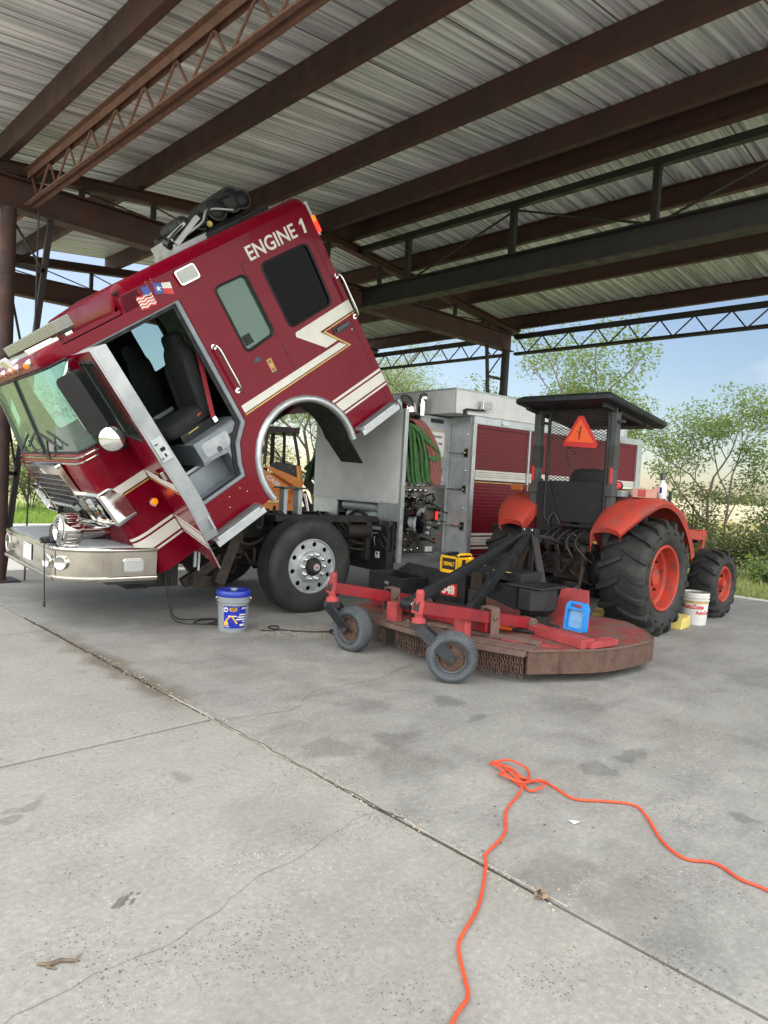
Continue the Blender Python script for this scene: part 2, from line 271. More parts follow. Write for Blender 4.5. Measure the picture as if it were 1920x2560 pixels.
# ---------------------------------------------------------------- mesh helpers
class MB:
    def __init__(s, *mats):
        s.v = []; s.f = []; s.mi = []; s.mats = list(mats); s.M = None
    def _a(s, vs, fs, m=0):
        b = len(s.v)
        for p in vs:
            p = Vector(p); s.v.append(s.M@p if s.M else p)
        for f in fs: s.f.append([b+i for i in f]); s.mi.append(m)
        return s
    def box(s, x0, x1, y0, y1, z0, z1, m=0, R=None):
        vs = [(x, y, z) for x in (x0, x1) for y in (y0, y1) for z in (z0, z1)]
        if R:
            c = Vector(((x0+x1)/2, (y0+y1)/2, (z0+z1)/2)); vs = [c+R@(Vector(p)-c) for p in vs]
        return s._a(vs, [(0, 1, 3, 2), (4, 6, 7, 5), (0, 4, 5, 1), (2, 3, 7, 6), (0, 2, 6, 4), (1, 5, 7, 3)], m)
    def beam(s, p0, p1, w, h, up=(0, 0, 1), m=0):
        p0, p1 = Vector(p0), Vector(p1); d = (p1-p0).normalized(); sd = d.cross(Vector(up))
        if sd.length < 1e-4: sd = d.cross(Vector((1, 0, 0)))
        sd.normalize(); u = sd.cross(d); q = []
        for p in (p0, p1):
            for a, b in ((-1, -1), (1, -1), (1, 1), (-1, 1)): q.append(p+sd*(a*w/2)+u*(b*h/2))
        return s._a(q, [(0, 3, 2, 1), (4, 5, 6, 7), (0, 1, 5, 4), (1, 2, 6, 5), (2, 3, 7, 6), (3, 0, 4, 7)], m)
    def tube(s, pts, r, n=8, m=0, closed=False, cap=True):
        pts = [Vector(p) for p in pts]; N = len(pts); R = r if isinstance(r, (list, tuple)) else [r]*N
        vs = []; prev = None
        for i, p in enumerate(pts):
            a = pts[(i-1) % N] if (closed or i > 0) else p; b = pts[(i+1) % N] if (closed or i < N-1) else p
            d = (b-a)
            if d.length < 1e-9: d = Vector((0, 0, 1))
            d.normalize()
            if prev is None:
                x = d.cross(Vector((0, 0, 1)));  x = d.cross(Vector((1, 0, 0))) if x.length < .05 else x
            else:
                x = prev-d*prev.dot(d); x = d.cross(Vector((0, 0, 1))) if x.length < 1e-4 else x
            x.normalize(); y = d.cross(x); prev = x
            for k in range(n):
                t = 2*pi*k/n; vs.append(p+x*(cos(t)*R[i])+y*(sin(t)*R[i]))
        fs = [[i*n+k, i*n+(k+1) % n, ((i+1) % N)*n+(k+1) % n, ((i+1) % N)*n+k] for i in range(N if closed else N-1) for k in range(n)]
        if cap and not closed: fs += [list(range(n))[::-1], [(N-1)*n+k for k in range(n)]]
        return s._a(vs, fs, m)
    def cyl(s, p0, p1, r, n=16, m=0): return s.tube([p0, p1], r, n, m)
    def lathe(s, prof, o, ax, n=32, m=0, close=False, a0=0, a1=2*pi):
        o = Vector(o); ax = Vector(ax).normalized(); x = ax.orthogonal().normalized(); y = ax.cross(x)
        full = abs(a1-a0-2*pi) < 1e-6; k = n if full else n+1; vs = []
        for (r, t) in prof:
            for i in range(k):
                a = a0+(a1-a0)*i/n; vs.append(o+ax*t+x*(r*cos(a))+y*(r*sin(a)))
        P = len(prof); fs = []
        for j in range(P if close else P-1):
            for i in range(n):
                a, b = i, (i+1) % k; jj = (j+1) % P; fs.append([j*k+a, j*k+b, jj*k+b, jj*k+a])
        return s._a(vs, fs, m)
    def plate(s, loops, o, u, v, th, m=0, mb=None, me=None):
        """flat plate with holes: loops in the (u, v) plane at o, thickness th along u x v"""
        o, u, v = Vector(o), Vector(u), Vector(v); nrm = u.cross(v).normalized()*th
        L = [[Vector((a, b, 0)) for a, b in lp] for lp in loops]; flat = [p for lp in L for p in lp]
        tris = tessellate_polygon(L); A = [o+u*p.x+v*p.y for p in flat]; n = len(A)
        B = [p+nrm for p in A]; fb = []; ft = []
        for t in tris:
            a, b, c = [flat[i] for i in t]; ccw = (b-a).cross(c-a).z > 0
            t = list(t) if ccw else list(t)[::-1]; ft.append([i+n for i in t]); fb.append(t[::-1])
        base = len(s.v); s._a(A+B, ft, m)
        def addf(fs, mm):
            for f in fs: s.f.append([base+i for i in f]); s.mi.append(mm)
        addf(fb, m if mb is None else mb); k = 0; fe = []
        for li, lp in enumerate(L):
            q = len(lp); ar = sum(lp[i].x*lp[(i+1) % q].y-lp[(i+1) % q].x*lp[i].y for i in range(q)); fw = (ar > 0) == (li == 0)
            for i in range(q):
                a, b = k+i, k+(i+1) % q; fe.append([a, b, b+n, a+n] if fw else [b, a, a+n, b+n])
            k += q
        addf(fe, m if me is None else me); return s
    def loft(s, rings, m=0, closed=True, cap=True, skip=()):
        n = len(rings[0]); vs = [p for r in rings for p in r]; fs = []; mm = []
        for j in range(len(rings)-1):
            for i in range(n if closed else n-1):
                if (j, i) in skip: continue
                fs.append([j*n+i, j*n+(i+1) % n, (j+1)*n+(i+1) % n, (j+1)*n+i])
        if cap and closed: fs += [list(range(n))[::-1], [(len(rings)-1)*n+i for i in range(n)]]
        return s._a(vs, fs, m)
    def ball(s, c, r, n=12, m=0, sc=(1, 1, 1)):
        c = Vector(c); h = n//2; vs = []
        for j in range(h+1):
            t = pi*j/h
            for i in range(n): a = 2*pi*i/n; vs.append(c+Vector((r*sin(t)*cos(a)*sc[0], r*sin(t)*sin(a)*sc[1], r*cos(t)*sc[2])))
        return s._a(vs, [[j*n+i, (j+1)*n+i, (j+1)*n+(i+1) % n, j*n+(i+1) % n] for j in range(h) for i in range(n)], m)
    def build(s, name, parent=None, loc=None, rot=None, bevel=0, ang=40, label=None, bseg=2):
        me = bpy.data.meshes.new(name); me.from_pydata([tuple(p) for p in s.v], [], s.f)
        for mm in s.mats: me.materials.append(MATS[mm])
        me.polygons.foreach_set('material_index', s.mi); me.update()
        bm = bmesh.new(); bm.from_mesh(me); bmesh.ops.remove_doubles(bm, verts=bm.verts, dist=1e-5); bmesh.ops.recalc_face_normals(bm, faces=bm.faces) if len(bm.faces) < 60000 else None
        bm.to_mesh(me); bm.free()
        me.polygons.foreach_set('use_smooth', [True]*len(me.polygons)); me.set_sharp_from_angle(angle=radians(ang))
        o = bpy.data.objects.new(name, me); COL.objects.link(o)
        if parent is not None: o.parent = parent
        if loc is not None: o.location = loc
        if rot is not None: o.rotation_euler = rot
        if bevel:
            b = o.modifiers.new('bevel', 'BEVEL'); b.width = bevel; b.segments = bseg; b.limit_method = 'ANGLE'; b.angle_limit = radians(35); b.harden_normals = True
        if label: o['label'] = label
        return o
def tag(o, label, cat, group=None, kind=None):
    o['label'] = label; o['category'] = cat
    if group: o['group'] = group
    if kind: o['kind'] = kind
    return o
def empty(name, loc=(0, 0, 0), rot=(0, 0, 0)):
    o = bpy.data.objects.new(name, None); COL.objects.link(o); o.location = loc; o.rotation_euler = rot; o.empty_display_size = .2; return o
def copy_tree(o, parent=None):
    c = o.copy(); COL.objects.link(c)
    if parent is not None: c.parent = parent
    for ch in list(o.children): copy_tree(ch, c)
    return c
def rrect(x0, x1, y0, y1, r, n=5):
    out = []
    for cx, cy, a in ((x1-r, y0+r, -90), (x1-r, y1-r, 0), (x0+r, y1-r, 90), (x0+r, y0+r, 180)):
        for k in range(n+1): t = radians(a+90*k/n); out.append((cx+r*cos(t), cy+r*sin(t)))
    return out
def rpoly(pts, r, n=5):
    """polygon with rounded corners"""
    out = []; N = len(pts)
    for i in range(N):
        p = Vector(pts[i]).to_2d(); a = (Vector(pts[i-1]).to_2d()-p); b = (Vector(pts[(i+1) % N]).to_2d()-p)
        k = min(r, a.length*.45, b.length*.45); p0 = p+a.normalized()*k; p2 = p+b.normalized()*k
        for j in range(n+1):
            t = j/n; q = p0*(1-t)**2+p*(2*t*(1-t))+p2*t*t; out.append((q.x, q.y))
    return out
def circ(cx, cy, r, n=20, a0=0, a1=360):
    full = a1-a0 >= 360
    return [(cx+r*cos(radians(a0+(a1-a0)*k/n)), cy+r*sin(radians(a0+(a1-a0)*k/n))) for k in range(n if full else n+1)]
def smooth_path(pts, k=6, closed=False):
    pts = [Vector(p) for p in pts]; N = len(pts); out = []
    for i in range(N if closed else N-1):
        g = lambda j: pts[j % N] if closed else pts[max(0, min(N-1, j))]
        p0, p1, p2, p3 = g(i-1), g(i), g(i+1), g(i+2)
        for j in range(k):
            t = j/k; out.append(.5*((2*p1)+(p2-p0)*t+(2*p0-5*p1+4*p2-p3)*t*t+(3*p1-p0-3*p2+p3)*t**3))
    if not closed: out.append(pts[-1])
    return out
def text(s, name, mat, parent, o, u, v, width=None, height=None, th=.002, bold=0, shear=0, align='LEFT', ls=1.0):
    """lettering as thin raised shapes: baseline start o, reading direction u, up v"""
    cu = bpy.data.curves.new(name, 'FONT'); cu.body = s; cu.extrude = .5; cu.offset = bold; cu.shear = shear; cu.resolution_u = 3; cu.space_character = ls
    ob = bpy.data.objects.new(name, cu); COL.objects.link(ob); bpy.context.view_layer.update()
    dg = bpy.context.evaluated_depsgraph_get(); me = bpy.data.meshes.new_from_object(ob.evaluated_get(dg)); bpy.data.objects.remove(ob); bpy.data.curves.remove(cu)
    xs = [q.co.x for q in me.vertices]; ys = [q.co.y for q in me.vertices]; x0, x1, y0, y1 = min(xs), max(xs), min(ys), max(ys)
    sx = width/(x1-x0) if width else None; sy = height/(y1-y0) if height else None; sx = sx or sy; sy = sy or sx
    u, v = Vector(u).normalized(), Vector(v).normalized(); n = u.cross(v).normalized(); o = Vector(o)
    for q in me.vertices: q.co = o+u*((q.co.x-x0)*sx)+v*((q.co.y-y0)*sy)+n*((q.co.z+.5)*th)
    me.materials.clear(); me.materials.append(MATS[mat]); me.name = name
    ob = bpy.data.objects.new(name, me); COL.objects.link(ob); ob.parent = parent; return ob
# ---------------------------------------------------------------- ground, slab, fields
random.seed(4)
def sheet(name, x0, x1, y0, y1, z, mat, n=1, kind='structure'):
    mb = MB(mat); vs = []; fs = []
    for j in range(n+1):
        for i in range(n+1): vs.append((x0+(x1-x0)*i/n, y0+(y1-y0)*j/n, z))
    for j in range(n):
        for i in range(n): a = j*(n+1)+i; fs.append([a, a+1, a+n+2, a+n+1])
    mb._a(vs, fs); o = mb.build(name); o['kind'] = kind; return o
sheet('ground', -1500, 1500, -1500, 1500, -.09, 'turf'); sheet('field', 22, 1400, -900, 900, -.06, 'crop')
def slab(name, x0, x1, y0, y1, mat):
    mb = MB(mat); mb.box(x0, x1, y0, y1, -.12, 0); o = mb.build(name, bevel=.006); o['kind'] = 'structure'; return o
JX = 2.16; CRK = [(2.15, 2.12), (2.0, 2.13), (1.84, 2.08), (1.61, 2.04), (1.44, 2.03), (1.26, 1.95), (.98, 1.89), (.81, 1.91), (.6, 1.88), (.3, 1.8)]
ys = [-9, -1.95, 3.55, 6.3, 9.05, 17.6]
for i in range(len(ys)-1): slab('concrete_apron', -9, JX-.008, ys[i]+.012, ys[i+1]-.012, 'concrete_apron')
slab('concrete_slab', JX+.008, 11.35, -9, 9.05, 'concrete_inside'); slab('concrete_slab', JX+.008, 11.35, 9.07, 17.6, 'concrete_apron')
def strip(name, pts, w, z, mat, jit=0):
    mb = MB(mat); pts = [Vector((p[0], p[1], 0)) for p in pts]; q = []
    for a, b in zip(pts, pts[1:]):
        k = max(2, int((b-a).length/.04)); q += [a.lerp(b, t/k) for t in range(k)]
    q.append(pts[-1]); L = []; 
    for i, p in enumerate(q):
        d = (q[min(i+1, len(q)-1)]-q[max(i-1, 0)]).normalized(); nn = Vector((-d.y, d.x, 0)); j = (noise.noise(p*9)*jit+noise.noise(p*31)*jit*.5); ww = w*(.5+.9*abs(noise.noise(p*13+Vector((5, 0, 0)))))
        L.append((p+nn*(j-ww/2), p+nn*(j+ww/2)))
    vs = [];  [vs.extend(((a.x, a.y, z), (b.x, b.y, z))) for a, b in L]
    mb._a(vs, [[2*i, 2*i+1, 2*i+3, 2*i+2] for i in range(len(L)-1)]); o = mb.build(name); o['kind'] = 'structure'; return o
simple('crack_dark', (104, 100, 94), (86, 82, 78), .95, 0, 20); simple('joint_dirt', (52, 46, 39), (78, 70, 58), .95, 0, 12, .3, 200); simple('chip_light', (178, 173, 161), (150, 144, 133), .95, 0, 20, .4, 150)
strip('joint_filler', [(JX, -8), (JX, 17)], .02, -.03, 'joint_dirt'); 
for y in ys[1:-1]: strip('joint_filler', [(-8, y), (JX, y)], .02, -.03, 'joint_dirt')
strip('joint_edge', [(JX+.008, 4.1), (JX+.004, 3.0), (JX+.012, 2.2)], .022, .0015, 'chip_light', .012); strip('joint_edge', [(JX-.012, 2.3), (JX-.006, 1.3)], .012, .0015, 'joint_dirt', .01)
strip('joint_edge', [(JX+.014, 2.2), (JX+.01, 1.7), (JX+.016, 1.2)], .014, .0015, 'chip_light', .01); strip('joint_edge', [(JX-.016, 3.6), (JX-.01, 2.9), (JX-.018, 2.2)], .012, .0015, 'chip_light', .01)
strip('joint_edge', [(JX, 6.9), (JX, 4.3)], .03, .0015, 'joint_dirt', .02); strip('joint_edge', [(JX+.012, 3.55), (JX+.006, 2.6), (JX+.01, 2.0)], .01, .0025, 'joint_dirt', .014)
strip('floor_crack', [(2.17, 3.5), (2.62, 3.4), (3.0, 3.65), (3.45, 3.6), (4.1, 3.75)], .005, .0015, 'crack_dark', .04)
strip('floor_crack', CRK, .002, .0015, 'crack_dark', .02)
strip('floor_crack', [(2.9, 4.9), (3.3, 5.0), (3.7, 5.2)], .004, .0015, 'crack_dark', .04); strip('floor_crack', [(6.2, 1.9), (7.4, 1.5), (9.4, 1.6)], .006, .0015, 'crack_dark', .05)
strip('slab_seam', [(JX, 9.06), (11.35, 9.06)], .02, .0015, 'crack_dark')
def pebbles(name, n, fn, mat='pebble', r0=.003, r1=.008):
    mb = MB(mat)
    for _ in range(n):
        x, y = fn(); r = random.uniform(r0, r1); a = random.random()*6; c = Vector((x, y, r*.4)); vs = []
        for k in range(6): vs.append(c+Vector((cos(a+k*pi/3)*r*random.uniform(.6, 1.2), sin(a+k*pi/3)*r*random.uniform(.6, 1.2), -.3*r)))
        vs.append(c+Vector((0, 0, r*.6))); mb._a(vs, [[k, (k+1) % 6, 6] for k in range(6)])
    o = mb.build(name); tag(o, 'pale grit and crumbs scattered over the slab', 'grit', kind='stuff'); return o
def gfn():
    if random.random() < .75:
        t = random.random(); return 3.75+.75*t+random.gauss(0, .12), 5.35-.55*t+random.gauss(0, .16)
    return JX+random.gauss(.01, .03), random.uniform(1.2, 5.5)
pebbles('gravel', 1500, gfn); 
pebbles('debris', 260, lambda: (random.uniform(.4, 5), random.uniform(.6, 4.5)), 'twig', .002, .005)
# grass in tufts beyond the slab
def tufts(name, spots, mat, h, w, lab, n=9, kind='stuff'):
    mb = MB(mat)
    for (x, y, s) in spots:
        for k in range(n):
            a = random.random()*2*pi; hh = h*s*random.uniform(.45, 1.1); ww = w*random.uniform(.6, 1.2); px, py = x+random.gauss(0, .09*s), y+random.gauss(0, .09*s)
            dx, dy = cos(a), sin(a); b = random.uniform(.15, .6)*hh; z0 = -.09
            vs = [(px-dy*ww, py+dx*ww, z0), (px+dy*ww, py-dx*ww, z0), (px+dx*b*.4+dy*ww*.7, py+dy*b*.4-dx*ww*.7, z0+hh*.6), (px+dx*b*.4-dy*ww*.7, py+dy*b*.4+dx*ww*.7, z0+hh*.6), (px+dx*b, py+dy*b, z0+hh)]
            mb._a(vs, [[0, 1, 2, 3], [3, 2, 4]])
    o = mb.build(name); tag(o, lab, 'grass', kind=kind); return o
S1 = []
for _ in range(2600): x, y = random.uniform(2, 12), 17.6+abs(random.gauss(0, 3.5)); S1.append((x, y, random.uniform(.7, 1.3)))
tufts('grass', S1, 'grass_blade', .2, .012, 'bright green grass beyond the far edge of the slab', 8)
S2 = []
for _ in range(1700):
    x = 11.4+abs(random.gauss(0, 1.6)); S2.append((x, random.uniform(1, 8), random.uniform(.6, 1.2)))
for _ in range(900): S2.append((random.uniform(14, 24), random.uniform(0, 12), random.uniform(1.2, 2.4)))
tufts('grass', S2, 'grass_mixed', .17, .01, 'mixed green and dry grass beside the right slab edge', 8)
S3 = [(random.uniform(17, 40), random.uniform(-2, 22), random.uniform(1.6, 3)) for _ in range(1500)]
tufts('dry_grass', S3, 'grass_dry', .3, .02, 'tall dry grass at the edge of the pale field', 8)
# ---------------------------------------------------------------- open shed
shed = tag(empty('open_shed', (2.6, 9.1, 0)), 'open metal shed with brown steel beams under a corrugated roof', 'shed'); SO = Vector((2.6, 9.1, 0))
class SB(MB):
    def build(s, name, **k): 
        s.v = [p-SO for p in s.v]; return MB.build(s, name, shed, **k)
XR, ZR = 7.55, 4.97
zroof = lambda x: ZR+.109*(x if x < XR else 2*XR-x)
Y0, Y1 = .9, 14.2
def roof(x0, x1):
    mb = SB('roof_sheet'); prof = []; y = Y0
    while y < Y1:
        for dy, dz in ((0, 0), (.095, 0), (.099, .018), (.119, .018), (.123, 0), (.185, 0), (.189, .018), (.209, .018), (.213, 0), (.256, 0), (.274, .045), (.308, .045), (.326, 0)): prof.append((y+dy, dz))
        y += .326
    n = 5; rings = []
    for i in range(n+1):
        x = x0+(x1-x0)*i/n; rings.append([(x, a, zroof(x)+dz) for a, dz in prof])
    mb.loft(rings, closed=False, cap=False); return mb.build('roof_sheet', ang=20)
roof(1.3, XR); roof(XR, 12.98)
rc = SB('aluminium_dull'); rc.loft([[(XR-.25, y, zroof(XR)+.02), (XR, y, zroof(XR)+.05), (XR+.25, y, zroof(XR)+.02)] for y in (Y0, Y1)], closed=False, cap=False); rc.build('ridge_cap')
for x in (2.45, 4.07, 5.73, 7.2, 7.86, 9.3, 11.1, 12.82):
    zt = zroof(x)-.004; h = .285; mb = SB('steel_primer'); f = 1 if x < XR else -1
    mb.box(x-.004, x+.004, Y0, Y1, zt-h, zt); 
    for z in (zt-.006, zt-h): mb.box(x+.004, x+.085, Y0, Y1, z, z+.006) if f > 0 else mb.box(x-.085, x-.004, Y0, Y1, z, z+.006)
    xx = x+.085*f; mb.box(xx-.003, xx+.003, Y0, Y1, zt-h+.006, zt-h+.03); mb.build('purlin')
def ibeam(p0, p1, w, h, m='steel_primer', tw=.012, tf=.018):
    mb = SB(m); p0, p1 = Vector(p0), Vector(p1); z = Vector((0, 0, h/2-tf/2))
    mb.beam(p0, p1, tw, h-2*tf); mb.beam(p0+z, p1+z, w, tf); mb.beam(p0-z, p1-z, w, tf); return mb
GZ = 4.41
for Y in (9.22, 13.75):
    ibeam((1.2, Y, GZ+.19), (12.62, Y, GZ+.19), .2, .38).build('girder')
    for a, b in ((1.2, XR), (XR, 12.9)):
        zf = lambda x: zroof(x)-.285-.075; ibeam((a, Y, zf(a)), (b, Y, zf(b)), .14, .15).build('rafter')
    xs = [3.4, 4.35, 5.3, 6.3, 7.4, 8.6, 9.7, 10.7, 11.6]
    for i, x in enumerate(xs):
        SB('steel_dark').box(x-.03, x+.03, Y-.03, Y+.03, GZ+.38, zroof(x)-.44).build('strut')
        if i: x2 = xs[i-1]; a, b = (x, x2) if x <= XR else (x2, x); SB('steel_dark').tube([(a, Y, GZ+.4), (b, Y, zroof(b)-.45)], .011, 6).build('brace_rod')
    for (xp, xl, s) in ((2.555, 3.04, 1), (12.4, 11.78, -1)):
        c = SB('bark_red' if Y < 10 and xp < 5 else 'steel_dark'); c.tube([(xp, Y-.04, -.02), (xp, Y-.04, GZ)], .088, 18); c.build('post')
        bp = SB('steel_dark'); bp.box(xp-.2, xp+.2, Y-.24, Y+.16, 0, .02); bp.build('base_plate')
        l = SB('steel_dark'); l.beam((xp+.06*s, Y, .02), (xl, Y, GZ), .065, .05, (0, 1, 0)); zz = [.35, 1.3, 2.4, 3.79]
        X = lambda z: xp+.06*s+(xl-xp-.06*s)*z/GZ
        for i, z in enumerate(zz):
            l.beam((xp, Y, z), (X(z), Y, z+.0), .05, .05); z2 = zz[i+1] if i < 3 else GZ; l.tube([(xp, Y+.01, z2-.02), (X(z), Y+.01, z)], .015, 6)
        l.build('column_bracing')
def joist(X, ya, yb, zt, zb, m, pitch, big=True):
    mb = SB(m); w = .06
    for s in (-1, 1):
        mb.beam((X+s*.03, ya, zt-.045), (X+s*.03, yb, zt-.045), .008, .09); mb.beam((X+s*.055, ya, zt-.004), (X+s*.055, yb, zt-.004), .05, .008)
        mb.beam((X+s*.025, ya, zb+.03), (X+s*.025, yb, zb+.03), .007, .06); mb.beam((X+s*.045, ya, zb+.004), (X+s*.045, yb, zb+.004), .04, .007)
    mb.build('joist_chord'); wb = SB(m); n = int(abs(yb-ya)/pitch); pts = []
    for i in range(n+1): pts.append((X, ya+(yb-ya)*i/n-.06, zt-.07)); pts.append((X, ya+(yb-ya)*(i+.5)/n, zb+.03)) if i < n else None
    for a, b in zip(pts, pts[1:]): wb.tube([a, b], .014, 6)
    wb.build('joist_web')
joist(2.76, 9.12, Y0, 4.88, 4.47, 'steel_rust', .58); joist(12.6, 9.1, Y0, 4.76, 4.33, 'steel_dark', .62); joist(12.6, 17, 9.4, 4.76, 4.33, 'steel_dark', .62); joist(2.76, 13.6, 9.3, 4.88, 4.47, 'steel_rust', .62)
# braced girder along the middle of the shed
XF = 8.1; ibeam((XF, 9.1, 4.53), (XF, Y0, 4.53), .24, .33, 'steel_dark').build('girder')
mb = SB('steel_dark'); mb.beam((XF, 9.2, 5.4), (XF, Y0, 5.4), .1, .09); mb.build('top_rail')
yy = [8.04, 6.0, 3.94, 1.9]; 
for i, y in enumerate(yy):
    SB('steel_dark').box(XF-.04, XF+.04, y-.04, y+.04, 4.69, 5.36).build('strut')
    if i: SB('steel_dark').tube([(XF+.03, y, 5.34), (XF+.03, yy[i-1]-.1, 4.72)] if i % 2 else [(XF+.03, y+.1, 4.72), (XF+.03, yy[i-1], 5.34)], .016, 6).build('brace_rod')
cb = tag(MB('steel_dark').tube([(2.83, 9.0, 4.45), (2.82, 8.98, 2.5), (2.80, 9.0, .02)], .011, 6).build('hanging_cable'), 'thin dark cable hanging from the girder beside the left post', 'cable')
# ---------------------------------------------------------------- fire engine
truck = tag(empty('fire_truck', (4.755, 5.808, 0), (0, 0, radians(-5.48))), 'red fire engine with its cab tilted forward and the door open', 'fire engine')
TH = radians(35.6); TW = 2.44
def truck_wheel(name, loc, dual=False, flip=False):
    s = -1 if flip else 1
    w = MB('rubber_side', 'rubber'); prof = [(.292, .05), (.30, .012), (.34, -.004), (.40, -.01), (.45, -.004), (.485, .012), (.503, .03), (.512, .055)]
    n = 5; tw = .3
    for k in range(n):
        a = .055+(tw-.075)*k/n; b = .055+(tw-.075)*(k+1)/n; prof += [(.513, a+.006), (.513, b-.008), (.500, b-.005), (.500, b+.003)]
    prof += [(.513, tw-.02), (.505, tw), (.45, tw+.02), (.36, tw+.015), (.295, tw-.02)]
    w.lathe([(r, t*s) for r, t in prof], (0, 0, 0), (0, 1, 0), 56); 
    for k in range(90):
        a = 2*pi*k/90; w.beam((.5*cos(a), .035*s, .5*sin(a)), (.5*cos(a), .06*s, .5*sin(a)), .022, .03, (cos(a), 0, sin(a)), 1)
    root = w.build(name, truck, loc, ang=30)
    r = MB('aluminium', 'dark_trim', 'chrome')
    r.lathe([(.298, .02*s), (.292, .006*s), (.284, .006*s), (.279, .022*s), (.272, .03*s)], (0, 0, 0), (0, 1, 0), 48)
    hol = [circ(.236*cos(2*pi*k/10+.2), .236*sin(2*pi*k/10+.2), .026, 14) for k in range(10)]
    r.plate([circ(0, 0, .273, 48)]+[h[::-1] for h in hol]+[circ(0, 0, .17, 32)[::-1]], (0, .03*s, 0), (1, 0, 0), (0, 0, 1 if s < 0 else 1), -.012 if s > 0 else .012)
    r.lathe([(.172, .03*s), (.165, -.0*s), (.155, -.012*s), (.1, -.012*s), (.098, .03*s)], (0, 0, 0), (0, 1, 0), 40)
    r.lathe([(.28, .03*s), (.27, .12*s), (.02, .12*s)], (0, 0, 0), (0, 1, 0), 32, 1); r.build('rim', root, ang=35)
    nb = MB('chrome')
    for k in range(10):
        a = 2*pi*k/10; p = Vector((.132*cos(a), -.012*s, .132*sin(a))); nb.cyl(p, p+Vector((0, -.03*s, 0)), .019, 10); nb.ball(p+Vector((0, -.03*s, 0)), .019, 10, 0, (1, .6, 1))
    nb.build('wheel_nuts', root)
    h = MB('grime', 'aluminium_dull', 'red_decal'); h.lathe([(.098, 0), (.09, -.035*s), (.07, -.07*s), (.062, -.075*s), (.04, -.075*s)], (0, 0, 0), (0, 1, 0), 28); h.lathe([(.042, -.07*s), (.036, -.085*s), (.0, -.085*s)], (0, 0, 0), (0, 1, 0), 20, 1); h.lathe([(.014, -.086*s), (.0, -.088*s)], (0, 0, 0), (0, 1, 0), 10, 2)
    h.build('hub', root)
    return root
truck_wheel('wheel', (-.08, 0, .5)); truck_wheel('wheel', (-.08, TW, .5), flip=True)
for x in (4.55,):
    truck_wheel('wheel', (x, .06, .5)); truck_wheel('wheel', (x, TW-.06, .5), flip=True)
# chassis
ch = MB('grime', 'steel_dark')
for y in (.78, 1.58):
    ch.box(-2.25, 6.0, y, y+.012, .74, 1.0); ch.box(-2.25, 6.0, y-.0 if y < 1 else y-.07, y+.08 if y < 1 else y+.012, .735, .75); ch.box(-2.25, 6.0, y if y < 1 else y-.07, y+.08 if y < 1 else y+.012, .99, 1.003)
for x in (-2.1, -1.2, .5, 2, 4, 5.8): ch.box(x, x+.12, .79, 1.59, .78, .96)
ch.build('frame_rail', truck, bevel=.004)
ax = MB('grime_brown'); ax.box(-.17, .02, .35, 2.1, .38, .5); ax.tube([(-.08, .3, .5), (-.08, .45, .45), (-.08, .8, .42), (-.08, 1.6, .42), (-.08, 2.0, .45), (-.08, 2.14, .5)], [.11, .1, .08, .08, .1, .11], 12)
for y in (.55, 1.75):
    for k in range(6): L = 1.35-.16*k; ax.tube([(-.08-L/2, y, .68-.018*k), (-.08, y, .56-.018*k), (-.08+L/2, y, .66-.018*k)], .014, 4); 
    ax.box(-.8, -.66, y-.06, y+.06, .6, .82); ax.box(.52, .66, y-.06, y+.06, .6, .82); ax.cyl((-.2, y+.08, .45), (-.24, y+.1, .95), .035, 10)
ax.box(-.98, -.86, .3, .42, .3, .78, R=Matrix.Rotation(.35, 3, 'Y')); ax.beam((-1.35, .42, .32), (-.85, .42, .62), .08, .1); ax.beam((-1.3, .35, .36), (-.9, .5, .3), .1, .12)
ax.build('front_axle', truck, bevel=.006)
ra = MB('grime'); ra.cyl((4.55, .4, .5), (4.55, 2.05, .5), .11, 14); ra.ball((4.55, 1.22, .5), .25, 16); ra.cyl((1.9, 1.22, .75), (4.5, 1.22, .52), .05, 10); ra.build('rear_axle', truck)
en = MB('grime', 'grime_brown', 'steel_dark'); en.box(-1.7, .3, .9, 1.5, .45, .98); en.box(-1.5, -.1, .95, 1.45, .98, 1.06, 1); en.cyl((-.3, 1.0, .9), (.62, 1.0, .86), .1, 14, 2); en.box(-2.0, -1.72, .7, 1.75, .5, .95, 2); en.cyl((.3, 1.2, .75), (1.0, 1.2, .75), .2, 16); en.cyl((.35, .7, .62), (.9, .7, .62), .1, 12)
en.box(-1.75, -1.4, .42, .74, .3, .72, 0); en.box(-1.98, -1.78, .2, .6, .33, .55, 0)
random.seed(3)
for k in range(70):
    a = Vector((random.uniform(-1.6, .6), random.uniform(.32, .8), random.uniform(.48, 1.0))); b = a+Vector((random.uniform(-.5, .5), random.uniform(-.1, .2), random.uniform(-.2, .2))); m = (a+b)/2+Vector((0, -.05, -.08))
    en.tube(smooth_path([a, m, b], 5), random.uniform(.008, .02), 6, random.choice((0, 1, 2)))
en.build('engine', truck, bevel=.01)
dk = MB('grime', 'aluminium_dull', 'smoked'); dk.box(-.35, 1.06, .36, .5, .95, 1.02); dk.box(-.3, .6, .5, .7, .99, 1.01); dk.box(.08, .44, .95, 1.2, 1.3, 1.32, 2); dk.box(.12, .17, 1.0, 1.12, .99, 1.3, 1); dk.box(.32, .38, 1.0, 1.12, .99, 1.3, 1); dk.box(.6, .9, .5, .8, .66, .9, 0); dk.cyl((.62, .4, .84), (.96, .4, .84), .08, 14, 0); dk.box(.9, .97, .36, .7, .5, 1.0, 0); [dk.tube(smooth_path([(.5, .4+.05*k, .98), (.7, .36+.04*k, .9-.08*k), (.95, .4, .8-.06*k)], 5), .014, 6, 0) for k in range(4)]
dk.build('engine_deck', truck, bevel=.005)
tc = MB('aluminium_dull', 'black_paint')
